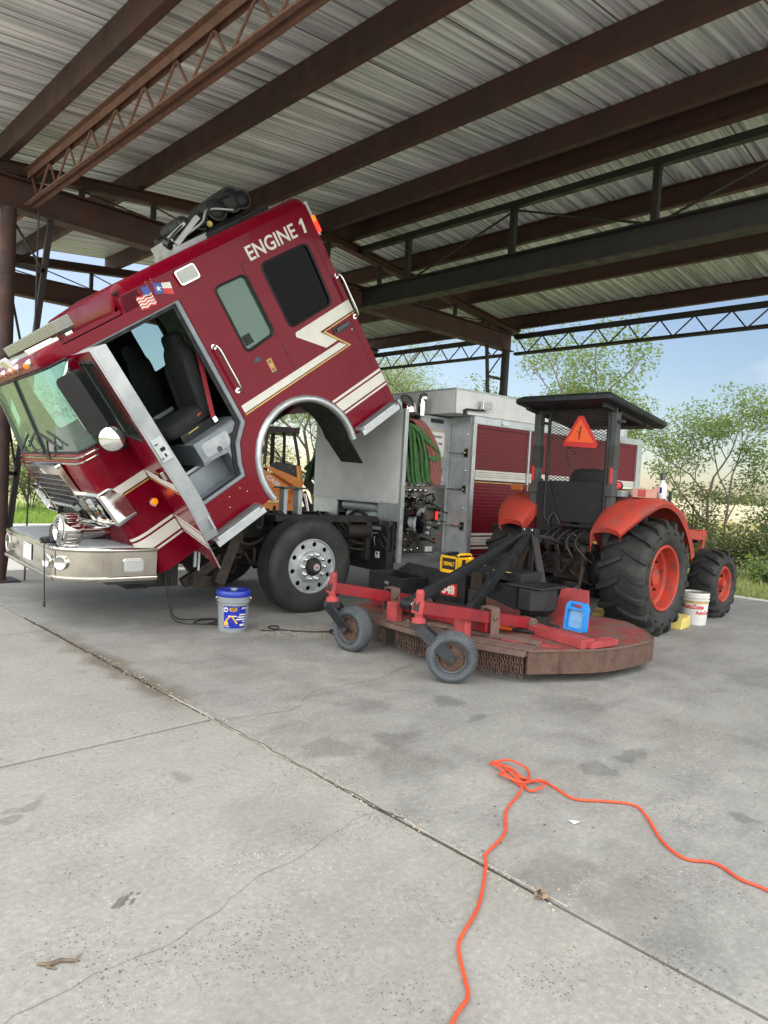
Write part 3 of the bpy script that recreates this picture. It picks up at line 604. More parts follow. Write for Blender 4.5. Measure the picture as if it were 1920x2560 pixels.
for y in (.3,): tc.cyl((-1.28, y, .5), (-1.28, y, .72), .018, 10); tc.cyl((-1.23, y+.02, .46), (-1.23, y+.02, .7), .014, 10)
tc.beam((-1.2, .9, .75), (-.25, .9, 1.75), .07, .07, m=1); tc.beam((-1.2, 1.5, .75), (-.25, 1.5, 1.75), .07, .07, m=1); tc.build('tilt_cylinder', truck)
# bumper
bp = MB('steel_polished', 'chrome', 'diamond_plate')
def bring(z, o): 
    pts = [(-1.78, -.0-o)]+[(-2.18-(.44+o)*sin(radians(a)), .36-(.36+o)*cos(radians(a))) for a in (0, 12, 25, 40, 55, 70, 82, 90)]+[(-2.62-o, 2.08)]+[(-2.18-(.44+o)*sin(radians(a)), 2.08+(.36+o)*cos(radians(a))) for a in (90, 70, 50, 30, 15, 0)][1:]+[(-1.78, 2.44+o)]
    return [(x, y, z) for x, y in pts]
bp.loft([bring(.73, -.012), bring(.732, .006), bring(.715, .014), bring(.7, .012), bring(.695, .0), bring(.48, .0), bring(.475, .02), bring(.455, .024), bring(.437, .016), bring(.437, -.02)], closed=False, cap=False); bumper = bp.build('bumper', truck, ang=60)
dp = MB('aluminium', 'steel_dark'); P = [(x, y) for x, y, z in bring(0, -.02)]; P = P+[(-1.6, 2.42), (-1.6, .02)]; dp.plate([P], (0, 0, .712), (1, 0, 0), (0, 1, 0), .016)
for k in range(46):
    y = .1+k*.05; x0 = -2.6+(.44 if y < .1 else max(0, .42*(1-min(1, y/.36))**2))
    if y > 2.1: x0 = -2.6+.42*((y-2.08)/.36)**2
    dp.box(x0+.03, -1.62, y, y+.014, .728, .738, 0)
dp.build('bumper_deck', bumper); MB('black_plastic').box(-2.2, -1.78, .05, 2.39, .4, .45).build('bumper_mount', bumper)
for y, x in ((.33, -2.62), (.17, -2.55)):
    hn = MB('chrome'); a = Vector((-1, -.75 if y < .2 else -.25, 0)).normalized(); hn.lathe([(.025, -.08), (.045, -.02), (.06, .015), (.063, .024), (.056, .028), (.04, .015), (.0, .0)], (x, y, .595), a, 24); hn.build('bullet_horn', bumper)
lp = MB('white_plastic'); lp.plate([rrect(-.15, .15, -.075, .075, .012)], (-2.628, 1.09, .6), (0, -1, 0), (0, 0, 1), .006); pl = lp.build('license_plate', bumper)
pm_ = MB('smoked', 'blue_clear', 'grey_paint'); [pm_.cyl((-2.63, y, .66), (-2.638, y, .66), .008, 8, 0) for y in (1.19, .99)]; pm_.plate([ccw([(-.02, -.06), (.09, -.055), (.1, .01), (.03, .05), (-.01, .02)])], (-2.632, 1.09, .6), (0, -1, 0), (0, 0, 1), -.002, 1) if 0 else [pm_.box(-2.633, -2.628, y, y+w, z, z+h_, m) for y, w, z, h_, m in ((1.13, .09, .635, .012, 1), (1.04, .07, .635, .018, 2), (1.16, .03, .565, .05, 2), (1.12, .03, .575, .04, 1), (1.02, .06, .56, .055, 1), (.98, .03, .57, .045, 2), (1.04, .1, .54, .01, 2))]; pm_.build('plate_markings', pl)
em = MB('black_decal', 'chrome'); em.lathe([(.1, 0), (.104, -.012), (.085, -.012)], (-2.622, 2.0, .59), (1, 0, 0), 32, 1)
for s in (1, -1): em.plate([[(-.03, .01*s), (.03, .01*s), (.0, .08*s)][::s]], (-2.626, 2.0, .59), (0, -1, 0), (0, 0, 1), .003)
em.build('speaker_grille', bumper)
sl = MB('chrome', 'lens_clear'); sl.plate([rrect(-2.085, -1.905, .518, .636, .025)], (0, -.0, 0), (1, 0, 0), (0, 0, 1), .02); sl.plate([rrect(-2.075, -1.915, .528, .626, .02)], (0, -.02, 0), (1, 0, 0), (0, 0, 1), .012, 1); sl.build('side_lamp', bumper, bevel=.004)
# mechanical siren on the deck
srn = MB('chrome', 'steel_polished'); a = Vector((-.99, -.12, 0)).normalized(); c = Vector((-2.43, .19, .885))
srn.lathe([(.1, .16), (.135, .155), (.14, .14), (.14, .02), (.132, .0), (.12, -.005), (.1, -.02), (.085, -.12), (.06, -.22), (.03, -.29), (0, -.3)], c, a, 36); side = a.cross(Vector((0, 0, 1)))
for r in (.03, .055, .08, .102): srn.lathe([(r-.008, .162), (r, .168), (r+.008, .162)], c, a, 28)
for k in range(22):
    t = 2*pi*k/22; d = side*cos(t)+Vector((0, 0, 1))*sin(t); srn.beam(c+a*.03+d*.141, c+a*.13+d*.141, .012, .006, d)
srn.box(-2.5, -2.42, .17, .27, .735, .77); srn.build('siren', truck, ang=35)
# ---- cab
def carc(n=18, r=.6, a0=191, a1=-11): return [(1.94+r*cos(radians(a0+(a1-a0)*k/n)), -.02+r*sin(radians(a0+(a1-a0)*k/n))) for k in range(n+1)]
out = [(.39, -.11), (1.30, -.135)]+carc()+[(2.56, -.135), (3.24, -.135), (3.26, -.1), (3.26, 2.17), (1.04, 2.17), (.98, 2.03), (.39, 2.03)]
door_h = [(.41, .215), (1.215, .215), (1.25, .34), (1.34, .52), (1.5, .66), (1.515, 1.93), (.41, 1.93)]
winM = rpoly([(1.87, 1.22), (2.24, 1.245), (2.245, 1.86), (1.88, 1.875)], .06); winR = rpoly([(2.443, 1.205), (3.04, 1.205), (3.07, 1.845), (2.455, 1.868)], .07)
winF = rpoly([(.52, 1.2), (1.45, 1.2), (1.45, 1.86), (.52, 1.86)], .08)
cabm = MB('truck_red', 'dark_trim'); ccw = lambda l: l if sum(l[i][0]*l[(i+1) % len(l)][1]-l[(i+1) % len(l)][0]*l[i][1] for i in range(len(l))) > 0 else l[::-1]
cabm.plate([ccw(out), ccw(door_h)[::-1], ccw(winM)[::-1], ccw(winR)[::-1]], (0, .045, 0), (1, 0, 0), (0, 0, 1), .045, 0, 1, 0)
cabm.plate([ccw(out), ccw(winF)[::-1], ccw(winM)[::-1], ccw(winR)[::-1]], (0, TW, 0), (1, 0, 0), (0, 0, 1), .045, 1, 0, 0)
# roof: rolled edges and raised crown
sec = lambda x, zt, y0=0, rr=.12: [(x, y0, zt-rr-.0)]+[(x, y0+rr*(1-cos(radians(a))), zt-rr+rr*sin(radians(a))) for a in (15, 30, 45, 60, 75, 90)]+[(x, TW/2, zt+.02)]+[(x, TW-y0-rr*(1-cos(radians(a))), zt-rr+rr*sin(radians(a))) for a in (90, 75, 60, 45, 30, 15)]+[(x, TW-y0, zt-rr)]
cabm.loft([sec(1.1, 2.285), sec(3.2, 2.285), sec(3.25, 2.27, .012), sec(3.262, 2.24, .03)], 0, False, False)
cabm._a([(3.262, .03, 2.12), (3.262, TW-.03, 2.12)]+sec(3.262, 2.24, .03), [[0]+[2+k for k in range(14)][::1]+[1]])
cabm.loft([sec(.95, 2.06, .13, .02), sec(.955, 2.1, .12, .04), sec(1.02, 2.24, .1, .08), sec(1.06, 2.275, .05, .1), sec(1.1, 2.285, .0)], 0, False, False)
cabm.box(1.0, 1.2, .0, .13, 2.03, 2.165); cabm.box(1.0, 1.2, TW-.13, TW, 2.03, 2.165); cabm.box(1.03, 3.25, -.007, .01, 2.163, 2.178)
cabm.box(3.21, 3.26, .045, TW-.045, .5, 2.2); cabm.box(3.21, 3.26, .045, .6, -.13, .5); cabm.box(3.21, 3.26, TW-.6, TW-.045, -.13, .5)
cabm.box(.3, 1.06, .04, TW-.04, 2.04, 2.075)
cabm.box(1.3, 3.22, .05, TW-.05, .6, .64, 1); cabm.box(1.02, 3.24, .05, TW-.05, 2.2, 2.22, 1)
def ring(f, z, dn=0):
    h = [(min(f+.17, .39), 0), (f+.12, .006), (f+.07, .026), (f+.03, .06), (f+.008, .1), (f, .15), (f-.003, .6), (f-.005, TW/2)]
    pts = [(.39, 0)]+h+[(x, TW-y) for x, y in h[:-1][::-1]]+[(.39, TW)]
    return [(x, y, z+dn*(1 if .05 < y < TW-.05 else 0)) for x, y in pts]
cabm.loft([ring(.0, -.09), ring(-.025, .12), ring(-.045, .3), ring(-.045, .55), ring(-.04, 1.0), ring(-.03, 1.13), ring(-.0, 1.175), ring(.012, 1.2), ring(.03, 1.212)], 0, False, False)
cabm.loft([ring(.18, 1.93), ring(.155, 1.955), ring(.15, 1.99), ring(.16, 2.03), ring(.19, 2.06), ring(.24, 2.075), ring(.36, 2.08)], 0, False, False)
for s in (0, 1):
    y = 0 if not s else TW; g = .004 if not s else -.004
    cabm._a([(.39, y, 1.2), (.2, y, 1.2), (.35, y, 1.935), (.39, y, 1.935), (.39, y+10*g, 1.2), (.21, y+10*g, 1.2), (.36, y+10*g, 1.935), (.39, y+10*g, 1.935)], [[0, 1, 2, 3], [4, 5, 6, 7], [1, 2, 6, 5]])
cab = cabm.build('cab', truck, (-1.777, 0, .55), (0, -TH, 0), ang=35)
ws = MB('glass_green'); R0, R1 = ring(.025, 1.214), ring(.178, 1.93); R0 = R0[1:-1]; R1 = R1[1:-1]; ws.loft([R0, R1], 0, False, False); ws.build('windshield', cab)
wt = MB('dark_trim', 'steel_polished'); wt.tube(R0, .013, 8); wt.tube(R1, .014, 8); m = (len(R0))//2; wt.beam(Vector(R0[m])+Vector((-.004, 0, 0)), Vector(R1[m])+Vector((-.004, 0, 0)), .05, .025, (-1, 0, 0))
for k in (0, -1): wt.tube([R0[k], R1[k]], .014, 8)
wt.tube([(x-.004, y, z) for x, y, z in ring(-.002, 1.178)[1:-1]], .011, 8, 1); wt.tube([(x-.006, y, z) for x, y, z in ring(-.028, 1.135)[1:-1]], .009, 8, 1); wt.build('windshield_trim', cab)
for s in (0, 1):
    wp = MB('black_plastic'); f = lambda y, z: (.02+(z-1.22)*.215-.035, y if not s else TW-y, z); wp.tube([(-.02, .98 if not s else TW-1.42, 1.17), f(.92 if not s else 1.0, 1.26), f(.8 if not s else .9, 1.36)], .009, 6); wp.beam(f(.98, 1.42), f(.45, 1.28), .02, .018); wp.tube([f(1.0, 1.25), f(.7, 1.24), f(.62, 1.3)], .006, 6); wp.build('wiper', cab)
sw = MB('white_decal'); [sw.tube(smooth_path([(-.046, 1.27-dy-a*.07, 1.09+b*.05) for a, b in pts], 5), .0045, 5) for dy, pts in ((0, ((0, -.3), (.25, .2), (.5, .8), (.45, .1), (.7, .4), (.75, .0), (1, .35))), (.09, ((.1, .9), (.0, .3), (.15, -.1), (.35, .5), (.45, .0), (.65, .45), (.7, -.05), (.9, .4))))]; sw.build('script_lettering', cab)
def pl(mat, poly, y=-.003, name=None, par=cab, **k):
    mb = MB(mat); mb.plate([ccw(poly)], (0, y+.002, 0), (1, 0, 0), (0, 0, 1), .002); return mb.build(name, par, **k)
# door jamb, sill, steps, inner panels
jm = MB('grey_paint', 'dark_trim'); inn = [(.43, .23), (1.18, .23), (1.21, .355), (1.3, .54), (1.455, .68), (1.47, 1.915), (.43, 1.915)]
jm.plate([ccw(door_h), ccw(inn)[::-1]], (0, .04, 0), (1, 0, 0), (0, 0, 1), .025); inn2 = [(.45, .26), (1.15, .26), (1.18, .375), (1.27, .565), (1.42, .7), (1.435, 1.885), (.45, 1.885)]
jm.plate([ccw(inn), ccw(inn2)[::-1]], (0, .07, 0), (1, 0, 0), (0, 0, 1), .03, 1); jm.box(.44, 1.2, .02, .32, .2, .235); jm.tube([(.44, .02, .23), (1.2, .02, .23)], .022, 10); jm.build('door_jamb', cab, bevel=.003)
st = MB('grey_paint', 'dark_trim', 'aluminium_dull', 'tread_plate'); st.box(.41, 1.24, .3, .33, .2, .47); st.box(.41, 1.05, .3, 2.1, .45, .49, 1); st.tube([(.41, .3, .485), (1.03, .3, .485)], .018, 8, 2); st.box(1.2, 1.24, .06, .32, .22, .6); st.box(.38, .42, .05, .4, .0, 1.2, 1)
st.plate([ccw([(.93, .74), (1.43, .72), (1.4, .62), (1.27, .48), (.93, .53)])], (0, .085, 0), (1, 0, 0), (0, 0, 1), .02); st.box(.93, 1.5, .09, 1.0, .5, .735); st.build('step_well', cab, bevel=.004)
ht = MB('aluminium_dull', 'black_gloss'); ht.plate([ccw(rpoly([(.985, .7), (1.3, .69), (1.27, .54), (.985, .56)], .04))], (0, .064, 0), (1, 0, 0), (0, 0, 1), .006); ht.plate([circ(1.14, .57, .028, 16)], (0, .057, 0), (1, 0, 0), (0, 0, 1), .003, 1); ht.build('hatch_panel', cab, bevel=.003)
for xa, xb, y0 in ((.55, 1.15, -.16), (2.6, 3.2, -.13)):
    s2 = MB('aluminium', 'tread_plate'); s2.plate([ccw([(xa, .02), (xb, .02), (xb, y0+.05), (xb-.05, y0), (xa+.03, y0), (xa, y0+.03)])], (0, 0, -.10), (1, 0, 0), (0, 1, 0), .035); s2.box(xa+.02, xb-.03, y0+.012, .0, -.064, -.058, 1); s2.box(xa+.0, xb, y0+.01, y0+.03, -.16, -.1, 0)
    for k in range(2): s2.box(xa+.03, xb-.05, y0+.03+.06*k, y0+.045+.06*k, -.06, -.05, 1)
    s2.build('cab_step', cab, bevel=.004)
bl = MB('steel_polished'); [bl.ball((x, -.002, z), .009, 8) for x, z in ((1.09, .15), (.9, .05), (1.14, .08), (.7, .12), (.95, .14))]; bl.build('panel_bolts', cab)
# arches
at = MB('aluminium', 'rubber', 'black_plastic'); pts = [(x, -.012, z) for x, z in carc(28, .6, 193, -13)]
L = []
for k in range(29):
    a = radians(193-206*k/28); c, s_ = cos(a), sin(a); L.append([(1.94+r*c, y, -.02+r*s_) for r, y in ((.575, .03), (.57, -.012), (.585, -.03), (.605, -.034), (.63, -.028), (.645, -.008), (.645, .002))])
at.loft(L, 0, False, False); at.build('arch_trim', cab, ang=60)
ln = MB('rubber', 'black_plastic'); LL = []
for k in range(19):
    a = radians(86-98*k/18); c, s_ = cos(a), sin(a); LL.append([(1.94+.58*c, .02, -.02+.58*s_), (1.94+.585*c, .52, -.02+.585*s_), (1.94+.6*c, .52, -.02+.6*s_), (1.94+.6*c, .02, -.02+.6*s_)])
ln.loft(LL, 0); ln.plate([[(.06, 0), (.5, 0), (.5, -.34), (.1, -.36)]], (2.51, 0, -.13), (0, 1, 0), (-.12, 0, 1), .012, 0); ln.build('wheel_well_liner', cab)
hs = MB('black_plastic', 'grime'); hs.box(1.35, 1.75, .5, 1.0, .3, .62); hs.box(1.3, 1.55, .45, .75, .1, .4); hs.tube(smooth_path([(1.4, .5, .3), (1.42, .45, .05), (1.5, .5, -.1), (1.6, .6, -.05)], 5), .02, 8); hs.tube(smooth_path([(1.5, .5, .35), (1.58, .45, .1), (1.66, .55, 0)], 5), .012, 8); hs.cyl((1.45, .55, .2), (1.45, .8, .2), .1, 16); hs.build('underfloor_hoses', cab)
# windows
def win(name, poly, mat, y=.02, fr=True):
    g = MB(mat); g.plate([ccw(poly)], (0, y, 0), (1, 0, 0), (0, 0, 1), .006); o = g.build(name, cab)
    t = MB('dark_trim'); yy = 0 if y < 1 else TW; t.tube([(a, yy+(.002 if y < 1 else -.002), b) for a, b in poly], .014, 6, closed=True); t.build('window_seal', cab); return o
win('window', winM, 'glass_side'); win('window', winR, 'window_black'); win('window', winM, 'glass_clear', TW-.02); win('window', winR, 'glass_clear', TW-.02); win('window', winF, 'glass_clear', TW-.02)
wl = MB('dark_trim', 'glass_side'); wl.box(1.9, 2.0, .012, .02, 1.27, 1.37); wl.box(2.17, 2.2, .025, .035, 1.26, 1.84); wl.build('window_latch', cab)
bd = MB('dark_trim'); bd.box(2.26, 2.34, .06, 2.38, .64, 2.2); bd.box(2.3, 3.2, .06, .09, .64, 1.2); bd.build('cab_bulkhead', cab)
# stripes and lettering
def stripe(polys, mat, name, y=-.003):
    mb = MB(mat); [mb.plate([ccw(p)], (0, y+.002, 0), (1, 0, 0), (0, 0, 1), .002) for p in polys]; return mb.build(name, cab)
z1 = rpoly([(3.255, 1.151), (3.255, 1.026), (2.746, 1.017), (2.905, .845), (2.729, .842), (2.452, 1.10), (2.47, 1.14)], .012)
b0 = [(1.535, .815), (2.91, .816), (2.985, .749), (1.535, .738)]
stripe([z1, b0], 'white_decal', 'stripe'); stripe([[(1.535, .738), (2.985, .749), (2.97, .742), (1.535, .729)], [(2.985, .749), (3.0, .745), (2.757, 1.008), (2.74, 1.017)], [(2.75, 1.017), (3.255, 1.026), (3.255, 1.018), (2.77, 1.009)]], 'black_decal', 'pinstripe')
stripe([[(1.535, .726), (2.99, .738), (3.035, .728), (2.99, .726), (1.535, .714)], [(3.035, .728), (2.8, .998), (2.775, .998), (3.005, .735)], [(2.775, .998), (3.255, 1.012), (3.255, 1.0), (2.79, .988)]], 'gold_decal', 'pinstripe')
ar = lambda z: 1.94+sqrt(max(0, .655**2-(z+.02)**2))
def tri(zs, x1): return [[(ar(b), b), (x1, b), (x1, a), (ar(a), a)] for a, b in zs]
stripe(tri([(.332, .304), (.284, .172), (.152, .132)], 3.255), 'white_decal', 'stripe')
# front corner stripes follow the curved nose
def wrap(z0, z1, mat, x_to=.385, cut=0):
    mb = MB(mat); n = 13; A = []
    for z in (z0, z1):
        rr = ring(-.045 if z < .6 else -.0425, z)[1:9]; rr = [(x_to, 0, z)]+[p for p in rr]; A.append([(x-.0035*(0 if y < .02 else 1), y-.0035*(1 if y < .08 else .3), z-cut*max(0, min(1, (.1-x)/.12))*0) for x, y, z in rr[:6+cut]])
    mb.loft(A, 0, False, False); o = mb.build('stripe', cab); return o
wrap(.74, .815, 'white_decal', cut=1); wrap(.729, .738, 'black_decal', cut=1); wrap(.714, .727, 'gold_decal', cut=1)
for a, b in ((.304, .332), (.172, .284), (.132, .152)): wrap(a, b, 'white_decal')
stripe([[(.39, .78), (.39, .815), (.3, .815)]], 'white_decal', 'stripe')
text('ENGINE', 'lettering', 'white_decal', cab, (2.375, -.001, 1.934), (1, 0, 0), (0, 0, 1), .635, .142, .003, .014, .0)
stripe([[(3.1, 1.934), (3.13, 1.934), (3.145, 2.076), (3.122, 2.076), (3.085, 2.045), (3.085, 2.024), (3.111, 2.036)]], 'white_decal', 'lettering')
sm = MB('dark_trim'); [sm.box(x-.003, x+.003, -.0015, .01, z0, z1) for x, z0, z1 in ((3.172, -.1, 1.95), (2.262, .66, 1.12), (2.262, 1.2, 1.95))]; sm.box(2.262, 3.172, -.0015, .01, 1.947, 1.953); sm.build('door_seam', cab)
# flags
fl = MB('white_decal', 'red_decal', 'blue_decal', 'gold_decal')
def q(mb, pts, m, y=-.004): mb.plate([ccw(pts)], (0, y+.002, 0), (1, 0, 0), (0, 0, 1), .0015, m)
def wavy(x0, x1, z0, z1, sk, n=8, amp=.008): return [(x0+(x1-x0)*k/n, z0+sk*k/n+amp*sin(k*1.6)) for k in range(n+1)]+[(x1+(x0-x1)*k/n, z1+sk*(1-k/n)+amp*sin((n-k)*1.6)) for k in range(n+1)]
for k in range(9): q(fl, wavy(1.15, 1.305, 2.1-.013*k, 2.1-.013*(k+1), -.0, 8), 1 if k % 2 == 0 else 0)
q(fl, wavy(1.235, 1.305, 2.155, 2.085, 0, 5), 2, -.006); q(fl, [(1.3, 2.15), (1.304, 2.15), (1.312, 2.19), (1.307, 2.19)], 3)
fl.build('flag_decal', cab); f2 = MB('white_decal', 'red_decal', 'blue_decal', 'gold_decal')
q(f2, [(1.36, 2.15), (1.435, 2.12), (1.41, 2.03), (1.335, 2.055)], 2); q(f2, [(1.435, 2.12), (1.515, 2.095), (1.505, 2.04), (1.422, 2.075)], 0); q(f2, [(1.422, 2.075), (1.505, 2.04), (1.495, 1.985), (1.41, 2.03)], 1)
q(f2, [(1.386+(.03 if k % 2 == 0 else .012)*cos(radians(72+36*k)), 2.088+(.03 if k % 2 == 0 else .012)*sin(radians(72+36*k))) for k in range(10)], 0, -.006); q(f2, [(1.355, 2.15), (1.36, 2.15), (1.364, 2.19), (1.359, 2.19)], 3); f2.build('flag_decal', cab)
d1 = MB('black_decal', 'smoked'); q(d1, [(1.87, 1.11), (1.93, 1.145), (1.99, 1.115), (1.93, 1.075)], 0); q(d1, [(1.885, 1.11), (1.93, 1.135), (1.975, 1.113), (1.93, 1.085)], 1, -.006); q(d1, [(1.9, 1.103), (1.96, 1.113), (1.96, 1.122), (1.9, 1.113)], 0, -.008); d1.build('diamond_badge', cab)
d2 = MB('tan_label', 'black_decal'); q(d2, [(2.015, 1.06), (2.075, 1.06), (2.07, .925), (2.015, .925)], 0); [q(d2, [(2.025, z), (2.06, z), (2.06, z-.008), (2.025, z-.008)], 1, -.006) for z in (1.045, 1.03, .96, .945)]; q(d2, [(2.03, .92), (2.075, .92), (2.075, .895), (2.03, .895)], 1); d2.build('inspection_tag', cab)
# lamps, handles
sl = MB('chrome', 'lens_clear'); sl.plate([ccw(rpoly([(1.59, 2.015), (1.805, 2.015), (1.8, 2.155), (1.58, 2.155)], .03))], (0, 0, 0), (1, 0, 0), (0, 0, 1), .03); sl.plate([ccw(rpoly([(1.603, 2.028), (1.79, 2.028), (1.787, 2.143), (1.594, 2.143)], .025))], (0, -.03, 0), (1, 0, 0), (0, 0, 1), .012, 1); sl.build('warning_lamp', cab, bevel=.006)
for x, y in ((1.58, 0), (3.235, 0)): gh = MB('chrome'); gh.tube(smooth_path([(x, .0, 1.42), (x+.005, -.05, 1.425), (x+.012, -.075, 1.38), (x+.012, -.075, 1.2), (x+.012, -.075, 1.02), (x+.008, -.055, .965), (x, 0, .96)], 4), .0135, 10); [gh.lathe([(.028, .0), (.026, -.01), (.0, -.012)], (x, 0, z), (0, 1, 0), 14) for z in (1.42, .96)]; gh.build('grab_handle', cab)
rh = MB('black_plastic', 'black_gloss'); rh.plate([ccw(rpoly([(2.9, .98), (3.14, .955), (3.14, .90), (2.9, .905)], .025))], (0, 0, 0), (1, 0, 0), (0, 0, 1), .012); rh.box(2.93, 3.12, -.03, -.012, .925, .96, 1); rh.build('door_handle', cab, bevel=.004); MB('chrome').ball((3.13, -.003, .86), .012, 10).build('door_lock', cab)
mk = MB('aluminium_dull', 'amber_lit', 'red_lit'); mk.box(3.255, 3.3, .01, .06, 1.85, 2.2); mk.box(3.26, 3.31, -.004, .05, 1.99, 2.05, 1); mk.box(3.26, 3.312, -.004, .05, 1.88, 1.99, 2); mk.build('corner_marker', cab, bevel=.004)
am = MB('chrome', 'amber_lit'); am.lathe([(.044, 0), (.044, -.012), (.034, -.014)], (.31, 0, .52), (0, 1, 0), 24); am.ball((.31, -.012, .52), .032, 16, 1, (1, .7, 1)); am.build('side_marker', cab)
# grille, headlamps
gr = MB('steel_polished', 'black_decal', 'chrome'); gx = -.09; op = [(.66, .55), (1.76, .55), (1.76, 1.05), (.66, 1.05)]
gr.plate([ccw(rpoly([(.58, .49), (1.83, .49), (1.82, 1.15), (.6, 1.15)], .04)), ccw(op)[::-1]], (gx+.035, 0, 0), (0, 1, 0), (0, 0, 1), -.05); gr.box(gx+.028, gx+.034, .62, 1.8, .52, 1.08, 1)
for k in range(1, 10): y = .66+.11*k; gr.beam((gx-.005, y, .55), (gx-.005, y, 1.05), .011, .008, (1, 0, 0), 2)
for k in range(1, 8): z = .55+.5*k/8; gr.beam((gx-.008, .66, z), (gx-.008, 1.76, z), .011, .008, (1, 0, 0), 2)
gr.plate([[(1.12, 1.05), (1.3, 1.05), (1.25, 1.11)]], (gx-.016, 0, 0), (0, 1, 0), (0, 0, 1), -.004, 2); gr.build('grille', cab, bevel=.002)
lb = MB('black_plastic', 'lens_clear', 'lens_grey'); lb.box(gx-.05, gx-.015, .78, 1.62, .69, .74); [lb.box(gx-.056, gx-.05, .8+.1*k, .88+.1*k, .695, .73, 1) for k in range(8)]; lb.box(gx-.06, gx-.02, .7, .78, .67, .72, 2); lb.build('grille_lamp_bar', cab, bevel=.003)
for s in (0, 1):
    my = (lambda y: y) if not s else (lambda y: TW-y); h = MB('chrome', 'black_gloss', 'lens_clear', 'lens_amber')
    R_ = lambda x, i: [(x, my(a), b) for a, b in rpoly([(-.025+i, .5+i), (.6-i, .475+i), (.64-i, .84-i), (.01+i, .85-i)], .05)]
    h.loft([R_(.12, 0), R_(-.06, 0), R_(-.08, .018), R_(-.08, .03), R_(-.035, .06)], 0); h.box(-.05, -.033, min(my(.1), my(.56)), max(my(.1), my(.56)), .56, .78, 1)
    for zz, ra in ((.73, .06), (.6, .055)): h.lathe([(ra+.012, -.03), (ra, -.02), (0, -.026)], (-.035, my(.22), zz), (1, 0, 0), 20, 0)
    h.ball((-.05, my(.46), .72), .055, 14, 2, (.5, 1, 1)); h.ball((-.05, my(.46), .62), .045, 14, 3, (.5, 1, .8)); h.box(-.09, -.06, min(my(.3), my(.62)), max(my(.3), my(.62)), .655, .69, 0); h.build('headlamp_bezel', cab, ang=30)
# roof fittings
rl = MB('lens_grey', 'black_plastic', 'steel_polished')
for k in range(16): y = .42+k*.132; rl.box(.54, .7, y, y+.126, 2.13, 2.235)
rl.box(.56, .68, .41, 2.52, 2.105, 2.13, 1); [rl.box(.6, .68, y, y+.06, 2.07, 2.11, 2) for y in (.5, 1.2, 1.9)]; rl.build('light_bar', cab, bevel=.008)
bk = MB('steel_polished', 'dark_trim'); bk.beam((.24, .55, 2.06), (.24, 1.95, 2.06), .012, .1, (.5, 0, 1)); bk.box(.25, .56, .6, .63, 2.07, 2.12, 0); bk.box(.25, .56, 1.85, 1.88, 2.07, 2.12, 0); bk.build('bracket_plate', cab)
sp = MB('white_plastic', 'lens_cream', 'chrome'); sp.box(.14, .18, .93, 1.11, 2.0, 2.14, R=Matrix.Rotation(-.3, 3, 'Y')); sp.box(.132, .145, .945, 1.095, 2.015, 2.125, 1, R=Matrix.Rotation(-.3, 3, 'Y')); sp.box(.18, .26, 1.0, 1.04, 2.05, 2.09, 2); sp.build('work_lamp', cab, bevel=.004)
for y in (.32, .78, 1.02, 1.36, 1.7, 2.1): mm = MB('chrome', 'lens_amber' if y > .5 else 'amber_lit'); mm.ball((.17, y, 2.015), .045, 14, 0, (1.3, .8, .8)); mm.ball((.125, y, 2.012), .026, 12, 1); mm.build('marker_lamp', cab)
ac = MB('aluminium_dull', 'black_plastic', 'black_paint', 'yellow_paint', 'brass'); ac.box(1.9, 2.3, .38, .9, 2.29, 2.345); ac.box(2.28, 3.08, .36, .9, 2.285, 2.335, 2); ac.box(1.92, 1.95, .4, .88, 2.34, 2.44); ac.beam((1.93, .42, 2.44), (2.15, .42, 2.5), .05, .03); ac.beam((1.95, .4, 2.36), (2.3, .4, 2.5), .06, .05); ac.box(2.0, 2.95, .8, .9, 2.34, 2.5, 1)
for x, z, r in ((2.0, 2.41, .06), (2.16, 2.5, .08), (2.35, 2.46, .09), (2.58, 2.5, .12), (2.78, 2.52, .13), (2.9, 2.48, .1)): ac.cyl((x, .46, z), (x, .85, z), r, 16, 1); ac.lathe([(r*.8, 0), (r*.5, -.02), (0, -.02)], (x, .455, z), (0, 1, 0), 16, 2)
ac.ball((2.0, .42, 2.37), .03, 8, 3); ac.ball((2.4, .42, 2.4), .035, 8, 3); ac.cyl((1.9, .4, 2.37), (1.9, .46, 2.42), .045, 12, 2); ac.tube(smooth_path([(1.85, .42, 2.4), (2.0, .38, 2.46), (2.2, .42, 2.5), (2.4, .4, 2.45)], 5), .01, 6, 1); ac.tube(smooth_path([(2.1, .4, 2.4), (2.3, .36, 2.44), (2.45, .4, 2.52), (2.7, .38, 2.42)], 5), .012, 6, 0); ac.tube(smooth_path([(2.3, .4, 2.42), (2.5, .36, 2.55), (2.75, .42, 2.56)], 5), .012, 6, 1); ac.build('roof_cooler', cab, bevel=.004)
